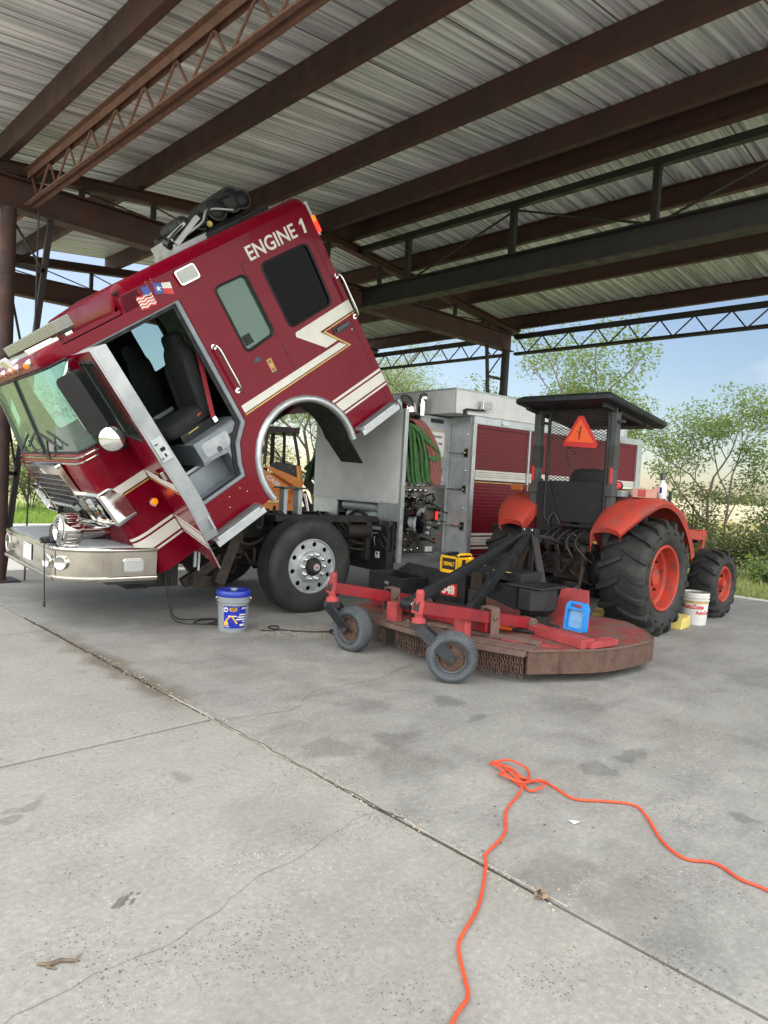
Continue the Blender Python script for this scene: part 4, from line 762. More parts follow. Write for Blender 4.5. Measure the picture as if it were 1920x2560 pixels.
# seat, wheel, dash
se = MB('dark_cloth', 'dark_trim', 'red_decal', 'yellow_paint', 'grey_paint')
def pad(c, sx, sy, sz, R, m=0):
    vs = []; n = 9; k = 4.0
    mb = MB(); mb.ball((0, 0, 0), 1, 22)
    for p in mb.v:
        f = lambda t: (abs(t)**(2/k))*(1 if t >= 0 else -1); vs.append(Vector(c)+R@Vector((f(p.x)*sx, f(p.y)*sy, f(p.z)*sz)))
    se._a(vs, mb.f, m)
RB = Matrix.Rotation(.2, 3, 'Y'); pad((1.4, .52, 1.22), .09, .25, .36, RB); pad((1.47, .52, 1.58), .07, .16, .1, RB); pad((1.12, .52, .9), .29, .26, .085, Matrix.Rotation(-.06, 3, 'Y')); pad((1.36, .3, 1.15), .07, .05, .28, RB); pad((1.36, .74, 1.15), .07, .05, .28, RB)
se.box(.95, 1.38, .3, .76, .735, .83, 1); se.plate([[(1.04, .80), (1.16, .805), (1.16, .815), (1.04, .81)]], (0, .298, 0), (1, 0, 0), (0, 0, 1), .002, 3); [se.box(1.2+.02*k, 1.212+.02*k, .262, .27, .9+.006*k, .925+.004*(k % 2), 2) for k in range(3)]; seat = se.build('seat', cab)
cs = MB('dark_cloth'); se = cs
for yy in (1.75,): pad((1.45, yy, 1.2), .09, .24, .36, RB); pad((1.15, yy, .9), .29, .25, .085, Matrix.Identity(3)); pad((1.5, yy, 1.6), .07, .16, .1, RB)
cs.build('crew_seat', cab)
for yy in (.6, 1.3, 1.9): se = MB('dark_cloth'); pad((2.95, yy, 1.2), .09, .2, .4, Matrix.Rotation(.1, 3, 'Y')); se.build('crew_seat', cab)
bt = MB('red_belt', 'chrome'); bt.beam((1.49, .14, 1.46), (1.29, .16, .84), .045, .006, (0, -1, 0)); bt.box(1.27, 1.31, .14, .17, .79, .84, 1); bt.ball((1.49, .13, 1.48), .022, 8, 1); bt.build('seat_belt', cab)
da = MB('dark_trim', 'grey_paint', 'black_plastic', 'smoked'); da.box(.2, .55, .1, TW-.1, .5, 1.12); da.box(.5, .62, .2, 1.0, .9, 1.1); da.box(.7, 1.3, 1.0, 1.55, .5, 1.0, 0); da.box(.72, 1.3, .98, 1.0, .96, 1.0, 1); da.box(.75, .98, 1.15, 1.4, 1.0, 1.3, 3); da.cyl((.5, .58, .95), (.72, .58, 1.1), .04, 10)
c = Vector((.74, .58, 1.11)); a = Vector((.75, 0, .66)).normalized(); x = Vector((0, 1, 0)); y = a.cross(x); da.tube([c+x*(.2*cos(2*pi*k/32))+y*(.2*sin(2*pi*k/32)) for k in range(32)], .015, 8, 2, closed=True); [da.tube([c, c+x*(.2*cos(t))+y*(.2*sin(t))], .011, 6, 2) for t in (.4, 2.7, 4.7)]
for k in range(7): da.tube(smooth_path([(.7, .9+.03*k, 1.0), (.85, .8+.04*k, 1.06-.01*k), (1.05, .85+.03*k, .98)], 5), .008, 6, 2)
da.build('dashboard', cab, bevel=.006)
# open door
dm = MB('truck_red', 'aluminium_dull'); do = [(0, -.1), (.68, -.115), (.86, .21), (1.08, .62), (1.08, 1.935), (0.0, 1.935)]; dw = rpoly([(.1, 1.19), (.98, 1.19), (.98, 1.86), (.16, 1.86)], .05)
dm.plate([ccw(do), ccw(dw)[::-1]], (0, .012, 0), (1, 0, 0), (0, 0, 1), .012, 0, 1, 1); di = [(.03, .2), (.855, .215), (1.075, .625), (1.075, 1.93), (.03, 1.93)]; di2 = [(.12, .3), (.78, .3), (.96, .66), (.96, 1.84), (.12, 1.84)]
dm.plate([ccw(di), ccw(di2)[::-1]], (0, .125, 0), (1, 0, 0), (0, 0, 1), .112, 1); dm.box(.1, .97, .1, .115, .3, 1.16, 1)
dz = radians(-100); door = dm.build('cab_door', cab, (.395, -.012, 0), (0, 0, dz), bevel=.003)
def dpart(mb, name, **k): return mb.build(name, cab, (.395, -.012, 0), (0, 0, dz), **k)
g = MB('glass_clear', 'dark_trim'); g.plate([ccw(dw)], (0, .02, 0), (1, 0, 0), (0, 0, 1), .005); g.tube([(a, .004, b) for a, b in dw], .012, 6, 1, closed=True); g.box(.36, .385, -.004, .02, 1.2, 1.86, 1); dpart(g, 'door_window')
s = MB('white_decal', 'gold_decal'); 
for p, mt in (([(0, .74), (1.06, .745), (1.06, .815), (0, .815)], 0), ([(0, .714), (1.05, .716), (1.05, .727), (0, .727)], 1), ([(0, .304), (.9, .304), (.915, .332), (0, .332)], 0), ([(0, .172), (.83, .172), (.88, .284), (0, .284)], 0), ([(0, .132), (.805, .132), (.815, .152), (0, .152)], 0)): s.plate([ccw(p)], (0, -.0005, 0), (1, 0, 0), (0, 0, 1), .0015, mt)
dpart(s, 'stripe'); hd = MB('steel_polished', 'black_gloss'); hd.box(.82, 1.0, -.035, 0, .86, .93); hd.box(.86, .96, -.038, -.03, .875, .915, 1); dpart(hd, 'door_handle', bevel=.01)
lk = MB('aluminium', 'black_gloss'); lk.box(1.075, 1.088, .02, .11, 1.0, 1.19); [lk.box(1.086, 1.091, a, b, c_, d_, 1) for a, b, c_, d_ in ((.05, .09, 1.08, 1.11), (.03, .06, 1.14, 1.15), (.06, .075, 1.03, 1.06), (.03, .04, 1.02, 1.04))]; dpart(lk, 'door_latch', bevel=.003)
# mirrors
mr = MB('black_plastic', 'chrome'); mc = Vector((.13, -.57, 1.6)); u = Vector((.62, -.78, 0)).normalized(); nn = Vector((0, 0, 1)).cross(u)
mr.plate([ccw(rpoly([(-.1, -.25), (.1, -.25), (.1, .25), (-.1, .25)], .06))], mc-nn*.05, u, (0, 0, 1), .1 if u.cross(Vector((0, 0, 1))).dot(nn) > 0 else -.1); mirror = mr.build('side_mirror', cab, bevel=.018, bseg=3)
ma = MB('chrome', 'dark_trim'); ma.tube(smooth_path([(.4, -.08, 1.9), (.3, -.35, 1.91), (.2, -.55, 1.92), (.12, -.6, 1.86), (.06, -.52, 1.78), (.05, -.49, 1.6), (.05, -.49, 1.42), (.1, -.56, 1.34), (.12, -.62, 1.3)], 6), .014, 10); ma.tube([(.36, -.03, 1.16), (.28, -.3, 1.2), (.13, -.64, 1.28)], .013, 8); ma.box(.3, .37, -.1, .0, 1.08, 1.2, 1); ma.build('mirror_arm', cab)
rm = MB('dark_trim', 'chrome')
_cw = Matrix.LocRotScale(Vector((4.755, 5.808, 0)), Matrix.Rotation(radians(-5.48), 3, 'Z').to_quaternion(), None)@Matrix.LocRotScale(Vector((-1.777, 0, .55)), Matrix.Rotation(-TH, 3, 'Y').to_quaternion(), None)
cl = _cw.inverted()@Vector((0, 0, 1.45)); c = Vector((.12, -.66, 1.285)); a = (cl-c).normalized()
rm.lathe([(.0, -.03), (.07, -.028), (.098, -.01), (.102, .004), (.096, .008)], c, a, 32); rm.lathe([(.097, .006), (.075, .016), (.04, .023), (.0, .026)], c, a, 32, 1); rm.build('round_mirror', cab, ang=60)
# ---- pump house and body
def tp(mb, name, **k): return mb.build(name, truck, **k)
ph = MB('diamond_plate', 'aluminium', 'dark_trim'); ph.box(1.1, 1.125, .0, 1.87, 1.19, 2.3); ph.box(1.1, 1.13, 1.3, 1.85, .97, 1.188, 1); ph.box(1.1, 1.13, .045, .43, .98, 1.188, 1); ph.box(1.098, 1.15, -.004, .042, .5, 2.31, 1); ph.box(1.095, 1.1, .02, 1.85, 1.18, 1.195, 1)
ph.box(1.13, 2.2, 1.84, 1.87, .9, 2.3); ph.box(1.6, 1.62, .5, 1.8, .95, 1.2, 2); ph.box(1.13, 2.2, .5, 1.8, 2.0, 2.02, 2); pump_wall = tp(ph, 'pump_house', bevel=.004)
for k in range(14): pass
rv = MB('aluminium_dull'); [rv.ball((1.094, .06+.14*k, 1.21), .007, 6) for k in range(13)]; rv.build('rivets', pump_wall)
tm = MB('grime', 'aluminium_dull', 'steel_dark'); tm.cyl((1.2, .5, 1.12), (1.2, 1.25, 1.12), .06, 14, 1); tm.tube([(1.25, 1.2, 1.0), (1.25, .8, .98), (1.28, .55, 1.02)], [.07, .09, .11], 14, 1); tm.box(1.2, 1.5, .45, 1.3, .7, .98); tm.cyl((1.15, .98, .8), (1.15, .98, .95), .07, 12, 2); tm.box(1.12, 1.3, .85, 1.05, .62, .98, 2); tm.tube(smooth_path([(1.16, .7, 1.0), (1.14, .9, 1.06), (1.16, 1.1, .98)], 5), .02, 8, 2); tp(tm, 'transmission', bevel=.008)
bb = MB('black_paint', 'dark_trim', 'white_decal', 'red_decal', 'grey_paint'); bb.box(.98, 1.1, .07, .84, .38, .62); bb.box(1.06, 1.1, .07, .1, .62, .95); bb.box(.98, 1.08, .8, .84, .6, .9); bb.box(1.0, 1.1, .1, .8, .62, .9, 1); bb.box(.985, 1.09, .1, .5, .86, .93, 1); bb.box(.982, .99, .2, .42, .87, .91, 4)
for y in (.2, .42, .62): bb.box(.972, .982, y, y+.07, .54, .615, 2); bb.box(.97, .973, y+.02, y+.05, .575, .6, 0); bb.box(.97, .973, y+.02, y+.06, .55, .558, 0)
bb.beam((.97, .53, .66), (.97, .52, .55), .03, .01, (1, 0, 0), 3); random.seed(8)
for k in range(22): a = Vector((random.uniform(.97, 1.0), random.uniform(.12, .6), random.uniform(.63, .88))); b = a+Vector((0, random.uniform(-.15, .15), random.uniform(-.12, .1))); bb.tube([a, (a+b)/2+Vector((-.02, 0, .03)), b], .006, 5, random.choice((0, 1, 4)))
tp(bb, 'battery_box', bevel=.004)
pp = MB('aluminium_dull', 'steel_dark', 'tread_plate', 'steel_panel'); PY = .42; pp.box(1.125, 2.26, PY, PY+.02, .56, 1.45, 3); pp.box(1.7, 2.26, PY-.0, PY+.02, 1.45, 2.32); pp.box(1.125, 1.7, PY+.3, PY+.32, 1.45, 2.3, 1); pp.box(1.125, 2.26, .0, PY+.02, .49, .555, 2); pp.box(1.15, 2.2, PY+.02, 1.8, .5, .54, 1)
pp.box(1.7, 1.73, PY-.015, PY, 1.45, 2.3); pp.box(2.2, 2.26, PY-.012, PY, .56, 2.32); pp.box(1.73, 2.2, PY-.03, PY, 1.66, 1.7); pp.box(1.14, 2.18, PY-.006, PY, 1.44, 1.46); [pp.box(x, x+.004, PY-.003, PY, .6, 1.42, 1) for x in (1.36, 1.74, 1.98)]; [pp.box(1.15, 2.2, PY-.003, PY, z, z+.004, 1) for z in (.72, 1.14)]; panel = tp(pp, 'pump_panel', bevel=.003)
sg = MB('white_plastic', 'tan_label', 'black_decal'); y = PY-.004
def pq(mb, x0, x1, z0, z1, m, t=.004, yy=None): mb.box(x0, x1, (yy or y)-t, (yy or y), z0, z1, m)
sg.plate([rrect(1.84, 2.14, 1.8, 2.13, .02)], (0, y, 0), (1, 0, 0), (0, 0, 1), .004, 1); sg.plate([rrect(1.85, 2.13, 1.81, 2.12, .018)], (0, y-.004, 0), (1, 0, 0), (0, 0, 1), .002); plaque = sg.build('memorial_plaque', panel)
for s, z, w, x in (('In Association', 2.045, .2, 1.89), ('with Jim Hogg', 1.955, .22, 1.88), ('County', 1.87, .13, 1.92)): text(s, 'plaque_text', 'black_decal', plaque, (x, y-.006, z), (1, 0, 0), (0, 0, 1), w, .04, .002, .008, .35)
nm = MB('black_gloss'); pq(nm, 1.88, 2.1, 2.235, 2.285, 0); nm.build('name_plate', panel)
GM = ('chrome', 'black_gloss', 'white_plastic', 'red_decal')
for x, z, r in ((2.0, 1.52, .035), (2.1, 1.52, .035), (1.93, 1.52, .03), (1.24, 1.6, .045)): ga = MB(*GM); ga.lathe([(r, 0), (r, -.025), (r-.006, -.03), (r-.008, -.02), (0, -.02)], (x, PY, z), (0, 1, 0), 20); ga.lathe([(r-.008, -.021), (0, -.022)], (x, PY, z), (0, 1, 0), 16, 2); ga.box(x-.003, x+.003, PY-.025, PY-.022, z-.01, z+r*.6, 1); ga.build('gauge', panel)
ga = MB(*GM); pq(ga, 1.97, 2.02, 1.58, 1.65, 1, .02); pq(ga, 2.04, 2.12, 1.57, 1.66, 0, .012); pq(ga, 2.05, 2.11, 1.58, 1.65, 1, .016); pq(ga, 1.975, 2.0, 1.6, 1.63, 3, .024); ga.build('flow_display', panel)
VM = ('chrome', 'steel_polished', 'grime', 'black_plastic')
for k in range(7): va = MB(*VM); x = 1.3+.09*k; va.cyl((x, PY, 1.42), (x, PY-.07, 1.42), .012, 8); va.beam((x-.035, PY-.07, 1.42), (x+.035, PY-.07, 1.43), .022, .022); va.ball((x, PY-.03, 1.36), .03, 10, 1, (1, .5, .8)); va.build('valve_handle', panel)
for x, z in ((1.32, 1.26), (1.46, 1.24), (1.58, 1.25)): va = MB(*VM); va.lathe([(.0, -.1), (.038, -.1), (.04, -.08), (.045, -.03), (.055, 0)], (x, PY, z), (0, 1, 0), 16, 1); va.tube([(x-.05, PY-.09, z+.02), (x, PY-.11, z+.04), (x+.05, PY-.09, z+.02)], .009, 6); va.build('outlet_cap', panel)
for x, z, a in ((1.78, 1.24, -.4), (1.9, 1.2, -.5), (2.02, 1.12, -.3), (2.0, .98, -.1)): va = MB(*VM); va.cyl((x, PY, z), (x, PY-.1, z), .016, 8, 2); va.beam((x, PY-.1, z), (x+.14, PY-.12, z+.14*a), .02, .014, m=3); va.ball((x, PY-.1, z), .028, 8, 0); va.build('valve_handle', panel)
ic = MB('steel_polished', 'grime', 'black_gloss', 'chrome', 'aluminium_dull'); ic.lathe([(.15, 0), (.15, -.03), (.12, -.05), (.09, -.12), (.09, -.2)], (1.5, PY, .98), (0, 1, 0), 28, 1)
a = Vector((.55, -.83, 0)).normalized(); c = Vector((1.62, PY-.16, .94)); ic.lathe([(.085, -.22), (.09, -.05), (.105, -.04), (.105, 0)], c, a, 24, 4); ic.lathe([(.11, 0), (.118, .01), (.118, .07), (.1, .085), (.0, .09)], c, a, 28, 2); [ic.tube([c+a*.04+Vector((0, 0, 1))*(.11*s), c+a*.05+Vector((0, 0, 1))*(.15*s)], .016, 8, 2) for s in (1, -1)]; ic.lathe([(.1, 0), (.1, -.03), (.0, -.035)], (1.42, PY-.02, 1.02), (0, 1, 0), 20, 0); ic.beam((1.62, PY-.16, 1.06), (1.74, PY-.1, 1.12), .05, .05, m=4); ic.cyl((1.82, PY, .74), (1.82, PY-.1, .74), .02, 10, 1); ic.beam((1.82, PY-.1, .74), (1.95, PY-.14, .7), .03, .02, m=1); ic.build('intake_and_valve', panel)
PM = ('steel_polished', 'grime', 'black_gloss', 'white_plastic', 'chrome', 'red_decal'); random.seed(17)
for k in range(46):
    pd = MB(*PM); x, z = random.uniform(1.16, 2.15), random.uniform(.6, 1.4); w_ = random.uniform(.015, .05); m_ = random.choice((0, 1, 1, 2, 2, 3, 4, 5)); t_ = random.choice((.004, .01, .03)); pd.box(x, x+w_, PY-t_, PY, z, z+random.uniform(.012, .035), m_); pd.build('panel_plate', panel)
for k in range(16):
    pd = MB(*PM); x, z = random.uniform(1.3, 2.1), random.uniform(.75, 1.35); pd.cyl((x, PY, z), (x, PY-random.uniform(.03, .09), z), random.uniform(.01, .024), 10, random.choice((0, 1, 4))); pd.build('panel_knob', panel)
for k in range(7): pd = MB(*PM); x, z = random.uniform(1.35, 1.9), random.uniform(1.08, 1.3); pd.tube(smooth_path([(x, PY-.02, z), (x+.04, PY-.09, z+.03), (x+.1, PY-.08, z-.03), (x+.13, PY-.02, z-.06)], 4), .013, 7, random.choice((1, 0))); pd.build('drain_pipe', panel)
dc = MB('blue_plastic', 'smoked', 'white_plastic', 'red_lit', 'chrome', 'red_decal'); pq(dc, 1.2, 1.33, 1.03, 1.1, 0); pq(dc, 1.25, 1.31, 1.045, 1.085, 1, .006); pq(dc, 1.16, 1.28, .85, .95, 1); pq(dc, 1.18, 1.32, .74, .83, 1); pq(dc, 1.22, 1.5, .6, .72, 1, .002); pq(dc, 1.9, 2.02, .575, .64, 2); pq(dc, 2.03, 2.075, .98, 1.1, 5, .02); pq(dc, 2.04, 2.065, .99, 1.09, 3, .028); pq(dc, 1.25, 1.44, .6, .65, 4, .02); [dc.ball((x, PY-.01, z), .012, 8, 4) for x, z in ((1.55, .6), (1.66, .6), (1.76, .62), (1.56, .73), (1.66, .73), (2.05, .68))]; dc.build('panel_labels', panel)
# body
bo = MB('aluminium', 'aluminium_dull', 'diamond_plate', 'truck_red', 'white_decal', 'dark_trim')
bo.box(2.262, 6.12, .04, 2.4, .55, 2.3, 1); bo.box(2.24, 6.13, -.004, .04, 2.245, 2.335); bo.box(2.24, 2.3, -.004, .04, .55, 2.245); bo.box(6.0, 6.125, -.004, .04, .5, 2.245)
for x in (3.335, 5.39): bo.box(x, x+.03, -.002, .04, .55, 2.245, 0)
bo.box(2.24, 2.262, .04, .4, .55, 2.335, 1); bo.box(2.232, 2.24, .04, .41, 2.25, 2.335, 0); bo.box(2.262, 6.12, .0, 2.44, 2.3, 2.34, 1)
bo.box(6.12, 6.14, .0, 2.44, .5, 2.33, 1); bo.box(2.3, 6.0, .02, .04, .49, .56, 3)
bo.box(5.6, 6.0, .2, 2.2, 2.34, 2.56, 0); body = tp(bo, 'body', bevel=.004)
for x0, x1 in ((2.3, 3.335), (3.365, 5.39), (5.42, 6.0)):
    s = MB('shutter_red', 'white_decal', 'black_decal', 'gold_decal', 'aluminium_dull'); s.box(x0, x1, .03, .038, .57, 2.24); s.box(x0, x1, .012, .03, 2.2, 2.243)
    for z0, z1, m in ((1.535, 1.66, 1), (1.5, 1.512, 3), (1.516, 1.53, 2), (.815, .845, 1), (.69, .795, 1), (.64, .665, 1)): s.box(x0, x1, .026, .031, z0, z1, m)
    for z in (1.575, 1.6, 1.63, .72, .755): s.box(x0+.05, x1, .024, .027, z, z+.004, 2)
    s.box(x0+.035, x0+.04, .024, .027, 1.535, 1.66, 2); s.build('roller_shutter', body)
up = MB('diamond_plate', 'aluminium_dull'); up.box(1.9, 5.6, .0, 2.44, 2.342, 2.63); up.box(1.895, 1.91, -.004, .012, 2.342, 2.63, 1); up.box(1.92, 5.6, .02, 2.42, 2.63, 2.66, 1); upper = tp(up, 'hose_bed', bevel=.006)
for k in range(4): pass
for x in (2.82, 5.55): MB('chrome').plate([rrect(x-.07, x+.07, 2.265, 2.315, .022)], (0, -.004, 0), (1, 0, 0), (0, 0, 1), .02).build('marker_lamp', body, bevel=.006)
gl = MB('chrome', 'lens_clear', 'black_plastic', 'lens_amber')
gl.box(2.3, 2.46, -.09, -.03, 2.42, 2.53, 0); gl.box(2.31, 2.45, -.098, -.09, 2.43, 2.52, 1); gl.tube([(2.05, -.03, 2.4), (2.35, -.05, 2.41)], .014, 8, 2); gl.box(2.03, 2.07, -.04, .0, 2.33, 2.4, 2); gl.build('scene_lamp', body, bevel=.006)
bc = MB('lens_amber', 'dark_red'); bc.lathe([(.07, 0), (.07, .02), (.06, .1), (0, .105)], (5.86, .22, 2.56), (0, 0, 1), 20, 1); bc.build('beacon', body)
for z in (1.87, 1.4, .93): hh = MB('steel_polished', 'black_gloss'); hh.box(2.225, 2.24, .06, .14, z-.055, z+.055); hh.box(2.222, 2.226, .075, .125, z-.04, z+.04, 1); hh.tube([(2.21, .1, z), (2.21, .4, z)], .009, 8); hh.tube([(2.225, .1, z), (2.21, .1, z)], .012, 8); hh.build('latch_rod', body)
for z in (2.1, 1.64, 1.16): MB('chrome').ball((2.234, .1, z), .018, 10).build('door_button', body)
mo = MB('chrome', 'steel_dark'); mo.tube(smooth_path([(1.45, .35, 2.3), (1.45, .38, 2.4), (1.5, .5, 2.46), (1.62, .7, 2.44)], 6), .09, 16, 0); mo.lathe([(.1, 0), (.12, .02), (.12, .05), (.0, .06)], (1.62, .66, 2.44), (.6, .8, 0), 18, 1); mo.cyl((1.7, .4, 2.3), (1.7, .4, 2.5), .05, 12); mo.ball((1.72, .4, 2.52), .07, 12); tp(mo, 'deck_gun')
# hose bundles lying in the tray and hanging over the panel
TM = Matrix.LocRotScale(Vector((4.755, 5.808, 0)), Matrix.Rotation(radians(-5.48), 3, 'Z').to_quaternion(), None)
def hose(name, loops, mat, lab, r=.017, far=False):
    mb = MB(mat)
    for P in loops: 
        pts = [TM@Vector(p) for p in smooth_path(P, 7)]; mb.tube(pts, r, 8)
    return tag(mb.build(name), lab, 'fire hose', 'fire hoses in the pump trays')
random.seed(12); GL = []
for k in range(6):
    x0 = 1.3+.035*k; xb = 1.47+.055*k+random.uniform(-.01, .01); zb = 1.46+random.uniform(-.02, .04); yy = .34-.02*(k % 3)
    GL.append([(x0+.0, .75, 2.2), (x0+.05, .45, 2.2-.02*k), (x0+.1, yy, 2.1), (xb-.06, yy-.02, 1.85), (xb-.03, yy-.03, 1.6), (xb, yy-.03, zb), (xb+.035, yy-.02, zb+.02), (xb+.03, yy, 1.62), (xb-.02, yy+.02, 1.85), (x0+.14, yy+.03, 2.12), (x0+.1, .5, 2.19)])
for k in range(3): GL.append([(1.36+.04*k, .5, 2.2), (1.48+.04*k, .3, 2.14), (1.7+.03*k, .28, 1.98), (1.9+.01*k, .28, 1.88-.02*k), (1.93-.0*k, .28, 1.82-.02*k), (1.87, .28, 1.78-.02*k), (1.75, .3, 1.8)])
hose('green_hose', GL, 'hose_green', 'bright green hose hanging in loops over the near pump panel')
RL = []
for k in range(4): x0 = 1.48+.03*k; xb = 1.84+.035*k; q_ = .014*(k % 2); RL.append([(x0, .7, 2.22), (x0+.05, .42, 2.24-.01*k), (x0+.12, .33-q_, 2.15), (xb-.06, .31-q_, 1.85), (xb-.01, .3, 1.6), (xb, .3, 1.5-.03*(k % 3)), (xb+.03, .3, 1.48-.03*(k % 2)), (xb+.045, .31, 1.62), (xb, .33, 1.9), (x0+.15, .36, 2.2), (x0+.1, .6, 2.24)])
hose('red_hose', RL, 'hose_red', 'faded red hose hanging beside the green loops on the pump panel', .019)
FL = []
for k in range(9): a = k/8; FL.append([(1.5+.03*k, 1.8, 2.2), (1.42+.03*k, 2.0, 2.12), (1.3+.02*k, 2.14+.03*a, 1.8), (1.22+.02*k, 2.2+.3*a-.2*(k % 2), 1.45+.08*(k % 3)), (1.26+.02*k, 2.22+.3*a-.2*(k % 2), 1.43+.08*(k % 3)), (1.36+.02*k, 2.1, 1.85), (1.5+.02*k, 1.9, 2.15)])
hose('green_hose', FL, 'hose_green_dark', 'dark green hose hanging on the far side of the silver pump house', .026)
# loose things on the bumper
b1 = MB('black_plastic', 'smoked'); P = lambda p: TM@Vector(p)
b1.box(-.13, .13, -.1, .1, 0, .12); b1.box(-.12, .12, -.09, .09, .12, .135, 1); b1.cyl((.03, .05, .13), (.03, .05, .19), .05, 16, 1); b1.ball((.03, .05, .19), .05, 14, 1)
tag(b1.build('black_box', None, P((-2.36, .8, .74)), (0, 0, radians(-5)), bevel=.012), 'small black box with a grey domed top on the front bumper deck', 'box')
sc_ = MB('black_plastic')
random.seed(21)
for k in range(9): a = Vector((random.uniform(-2.62, -2.4), random.uniform(.28, .6), .755)); sc_.tube([P(p) for p in smooth_path([a, a+Vector((random.uniform(-.1, .1), random.uniform(-.12, .12), .03)), a+Vector((random.uniform(-.1, .1), random.uniform(-.12, .12), .01)), a+Vector((random.uniform(-.15, .1), random.uniform(-.15, .1), .02))], 4)], .014, 7)
sc_.tube([P(p) for p in smooth_path([(-2.55, .38, .76), (-2.66, .3, .75), (-2.67, .27, .66), (-2.665, .26, .45), (-2.66, .255, .25)], 5)], .006, 6); sc_.cyl(P((-2.66, .255, .25)), P((-2.66, .255, .205)), .011, 8)
tag(sc_.build('black_cable'), 'tangled black cable with its plug hanging over the front bumper', 'cable')
wb = MB('black_plastic')
wb.tube([P(p) for p in smooth_path([(-1.55, .4, .5), (-1.53, .38, .3), (-1.5, .36, .12), (-1.52, .2, .02), (-1.5, .02, .008), (-1.35, -.1, .008), (-1.2, -.05, .008), (-1.15, .05, .008), (-1.3, .08, .008), (-1.4, -.02, .008), (-1.25, -.14, .008), (-1.05, -.15, .008)], 6)], .006, 6)
wb.tube([P(p) for p in smooth_path([(-1.48, .42, .5), (-1.47, .4, .3), (-1.5, .3, .1), (-1.46, .2, .01), (-1.2, .12, .008), (-1.0, 0, .008)], 6)], .005, 6)
tag(wb.build('black_cable'), 'thin black cable hanging from under the cab to the blue lidded pail', 'cable')
wc = MB('black_plastic'); wc.tube([tuple(p) for p in smooth_path([(3.72, 5.35, .008), (3.85, 5.28, .008), (3.95, 5.4, .012), (3.9, 5.45, .012), (3.85, 5.35, .01), (4.05, 5.1, .008), (4.3, 4.95, .008), (4.32, 4.85, .012), (4.2, 4.9, .012), (4.3, 5.02, .01), (4.5, 4.95, .008), (4.8, 5.1, .008), (5.3, 5.2, .008)], 7)], .007, 6)
tag(wc.build('black_cable'), 'thin black cable lying in small loops between pail and front wheel', 'cable')
dl = MB('black_plastic'); dl.tube([P(p) for p in smooth_path([(1.1, .4, .5), (1.08, .36, .3), (1.06, .3, .05), (1.0, .1, .008)], 5)], .006, 6); tag(dl.build('black_cable'), 'black cable hanging below the battery box behind the front wheel', 'cable')
# ---------------------------------------------------------------- tractor
RO = Vector((7.13, 3.08, 0))
trac = tag(empty('tractor', RO), 'orange farm tractor with black canopy and slow vehicle triangle', 'tractor')
def rp(mb, name, par=None, **k): return mb.build(name, par or trac, **k)
def lug_tyre(name, par, c, R, w, rr, s, nl, matl='rubber_dusty', skew=.30, lh=.036):
    """c: centre of the outer face, tyre runs to +y*s"""
    t = MB('rubber_side', 'rubber'); b = R-lh
    prof = [(rr, .035), (rr+.03, .004), (rr+(b-rr)*.35, -.022), (rr+(b-rr)*.7, -.018), (b-.03, .012), (b-.008, .05), (b, w*.3), (b+.004, w/2), (b, w*.7), (b-.008, w-.05), (b-.03, w-.012), (rr+(b-rr)*.6, w+.015), (rr+.03, w-.004), (rr, w-.035)]
    t.lathe([(r, q*s) for r, q in prof], (0, 0, 0), (0, 1, 0), 64)
    for side in (0, 1):
        for k in range(nl):
            a0 = 2*pi*(k+.5*side)/nl; L = []
            for u, rb, rt, hw in ((0, b-.02, R, .1), (.3, b-.02, R, .085), (.62, b-.02, R-.002, .085), (.88, b-.03, R-.008, .095), (1.0, b-.05, R-.03, .1), (1.03, b-.1, R-.075, .095), (1.02, b-.13, b-.115, .07)):
                y = w*.53-u*(w*.53+.012) if u <= 1 else -.02; a = a0+skew*u-.1*u*u; y = y if side == 0 else w-y
                h = hw*.62/R*.55; P = lambda r, q: (r*cos(q), y*s, r*sin(q)); L.append([P(rb, a-h), P(rt, a-h*.72), P(rt, a+h*.72), P(rb, a+h)])
            t.loft(L, 1)
    return t.build(name, par, c, ang=28)
def dish_rim(par, rr, w, s, deep, nb=8):
    r = MB('rim_orange', 'grime', 'steel_polished')
    r.lathe([(rr+.004, .04*s), (rr+.012, .012*s), (rr, .0), (rr-.018, .008*s), (rr-.03, .05*s), (rr-.034, deep*.6*s), (rr-.06, deep*.7*s), (rr-.075, deep*s), (rr*.42, (deep-.03)*s), (rr*.36, (deep-.05)*s), (.0, (deep-.05)*s)], (0, 0, 0), (0, 1, 0), 40)
    r.lathe([(rr*.28, (deep-.05)*s), (rr*.26, (deep-.1)*s), (0, (deep-.11)*s)], (0, 0, 0), (0, 1, 0), 16, 0)
    for k in range(nb): a = 2*pi*k/nb; r.cyl((rr*.62*cos(a), (deep-.01)*s, rr*.62*sin(a)), (rr*.62*cos(a), (deep-.04)*s, rr*.62*sin(a)), .016, 6, 1)
    r.tube([((rr-.05)*cos(.2), deep*.75*s, (rr-.05)*sin(.2)), ((rr-.12)*cos(.2), (deep*.7)*s, (rr-.12)*sin(.2))], .008, 6, 2)
    return r.build('rim', par, ang=35)
for y, s in ((0, 1), (1.9, -1)):
    w = lug_tyre('rear_wheel', trac, (0, y, .605), .615, .46, .335, s, 17); dish_rim(w, .335, .46, s, .2)
    w = lug_tyre('front_wheel', trac, (1.84, y+.06*s, .415), .42, .31, .21, s, 15, lh=.026); dish_rim(w, .21, .31, s, .1)
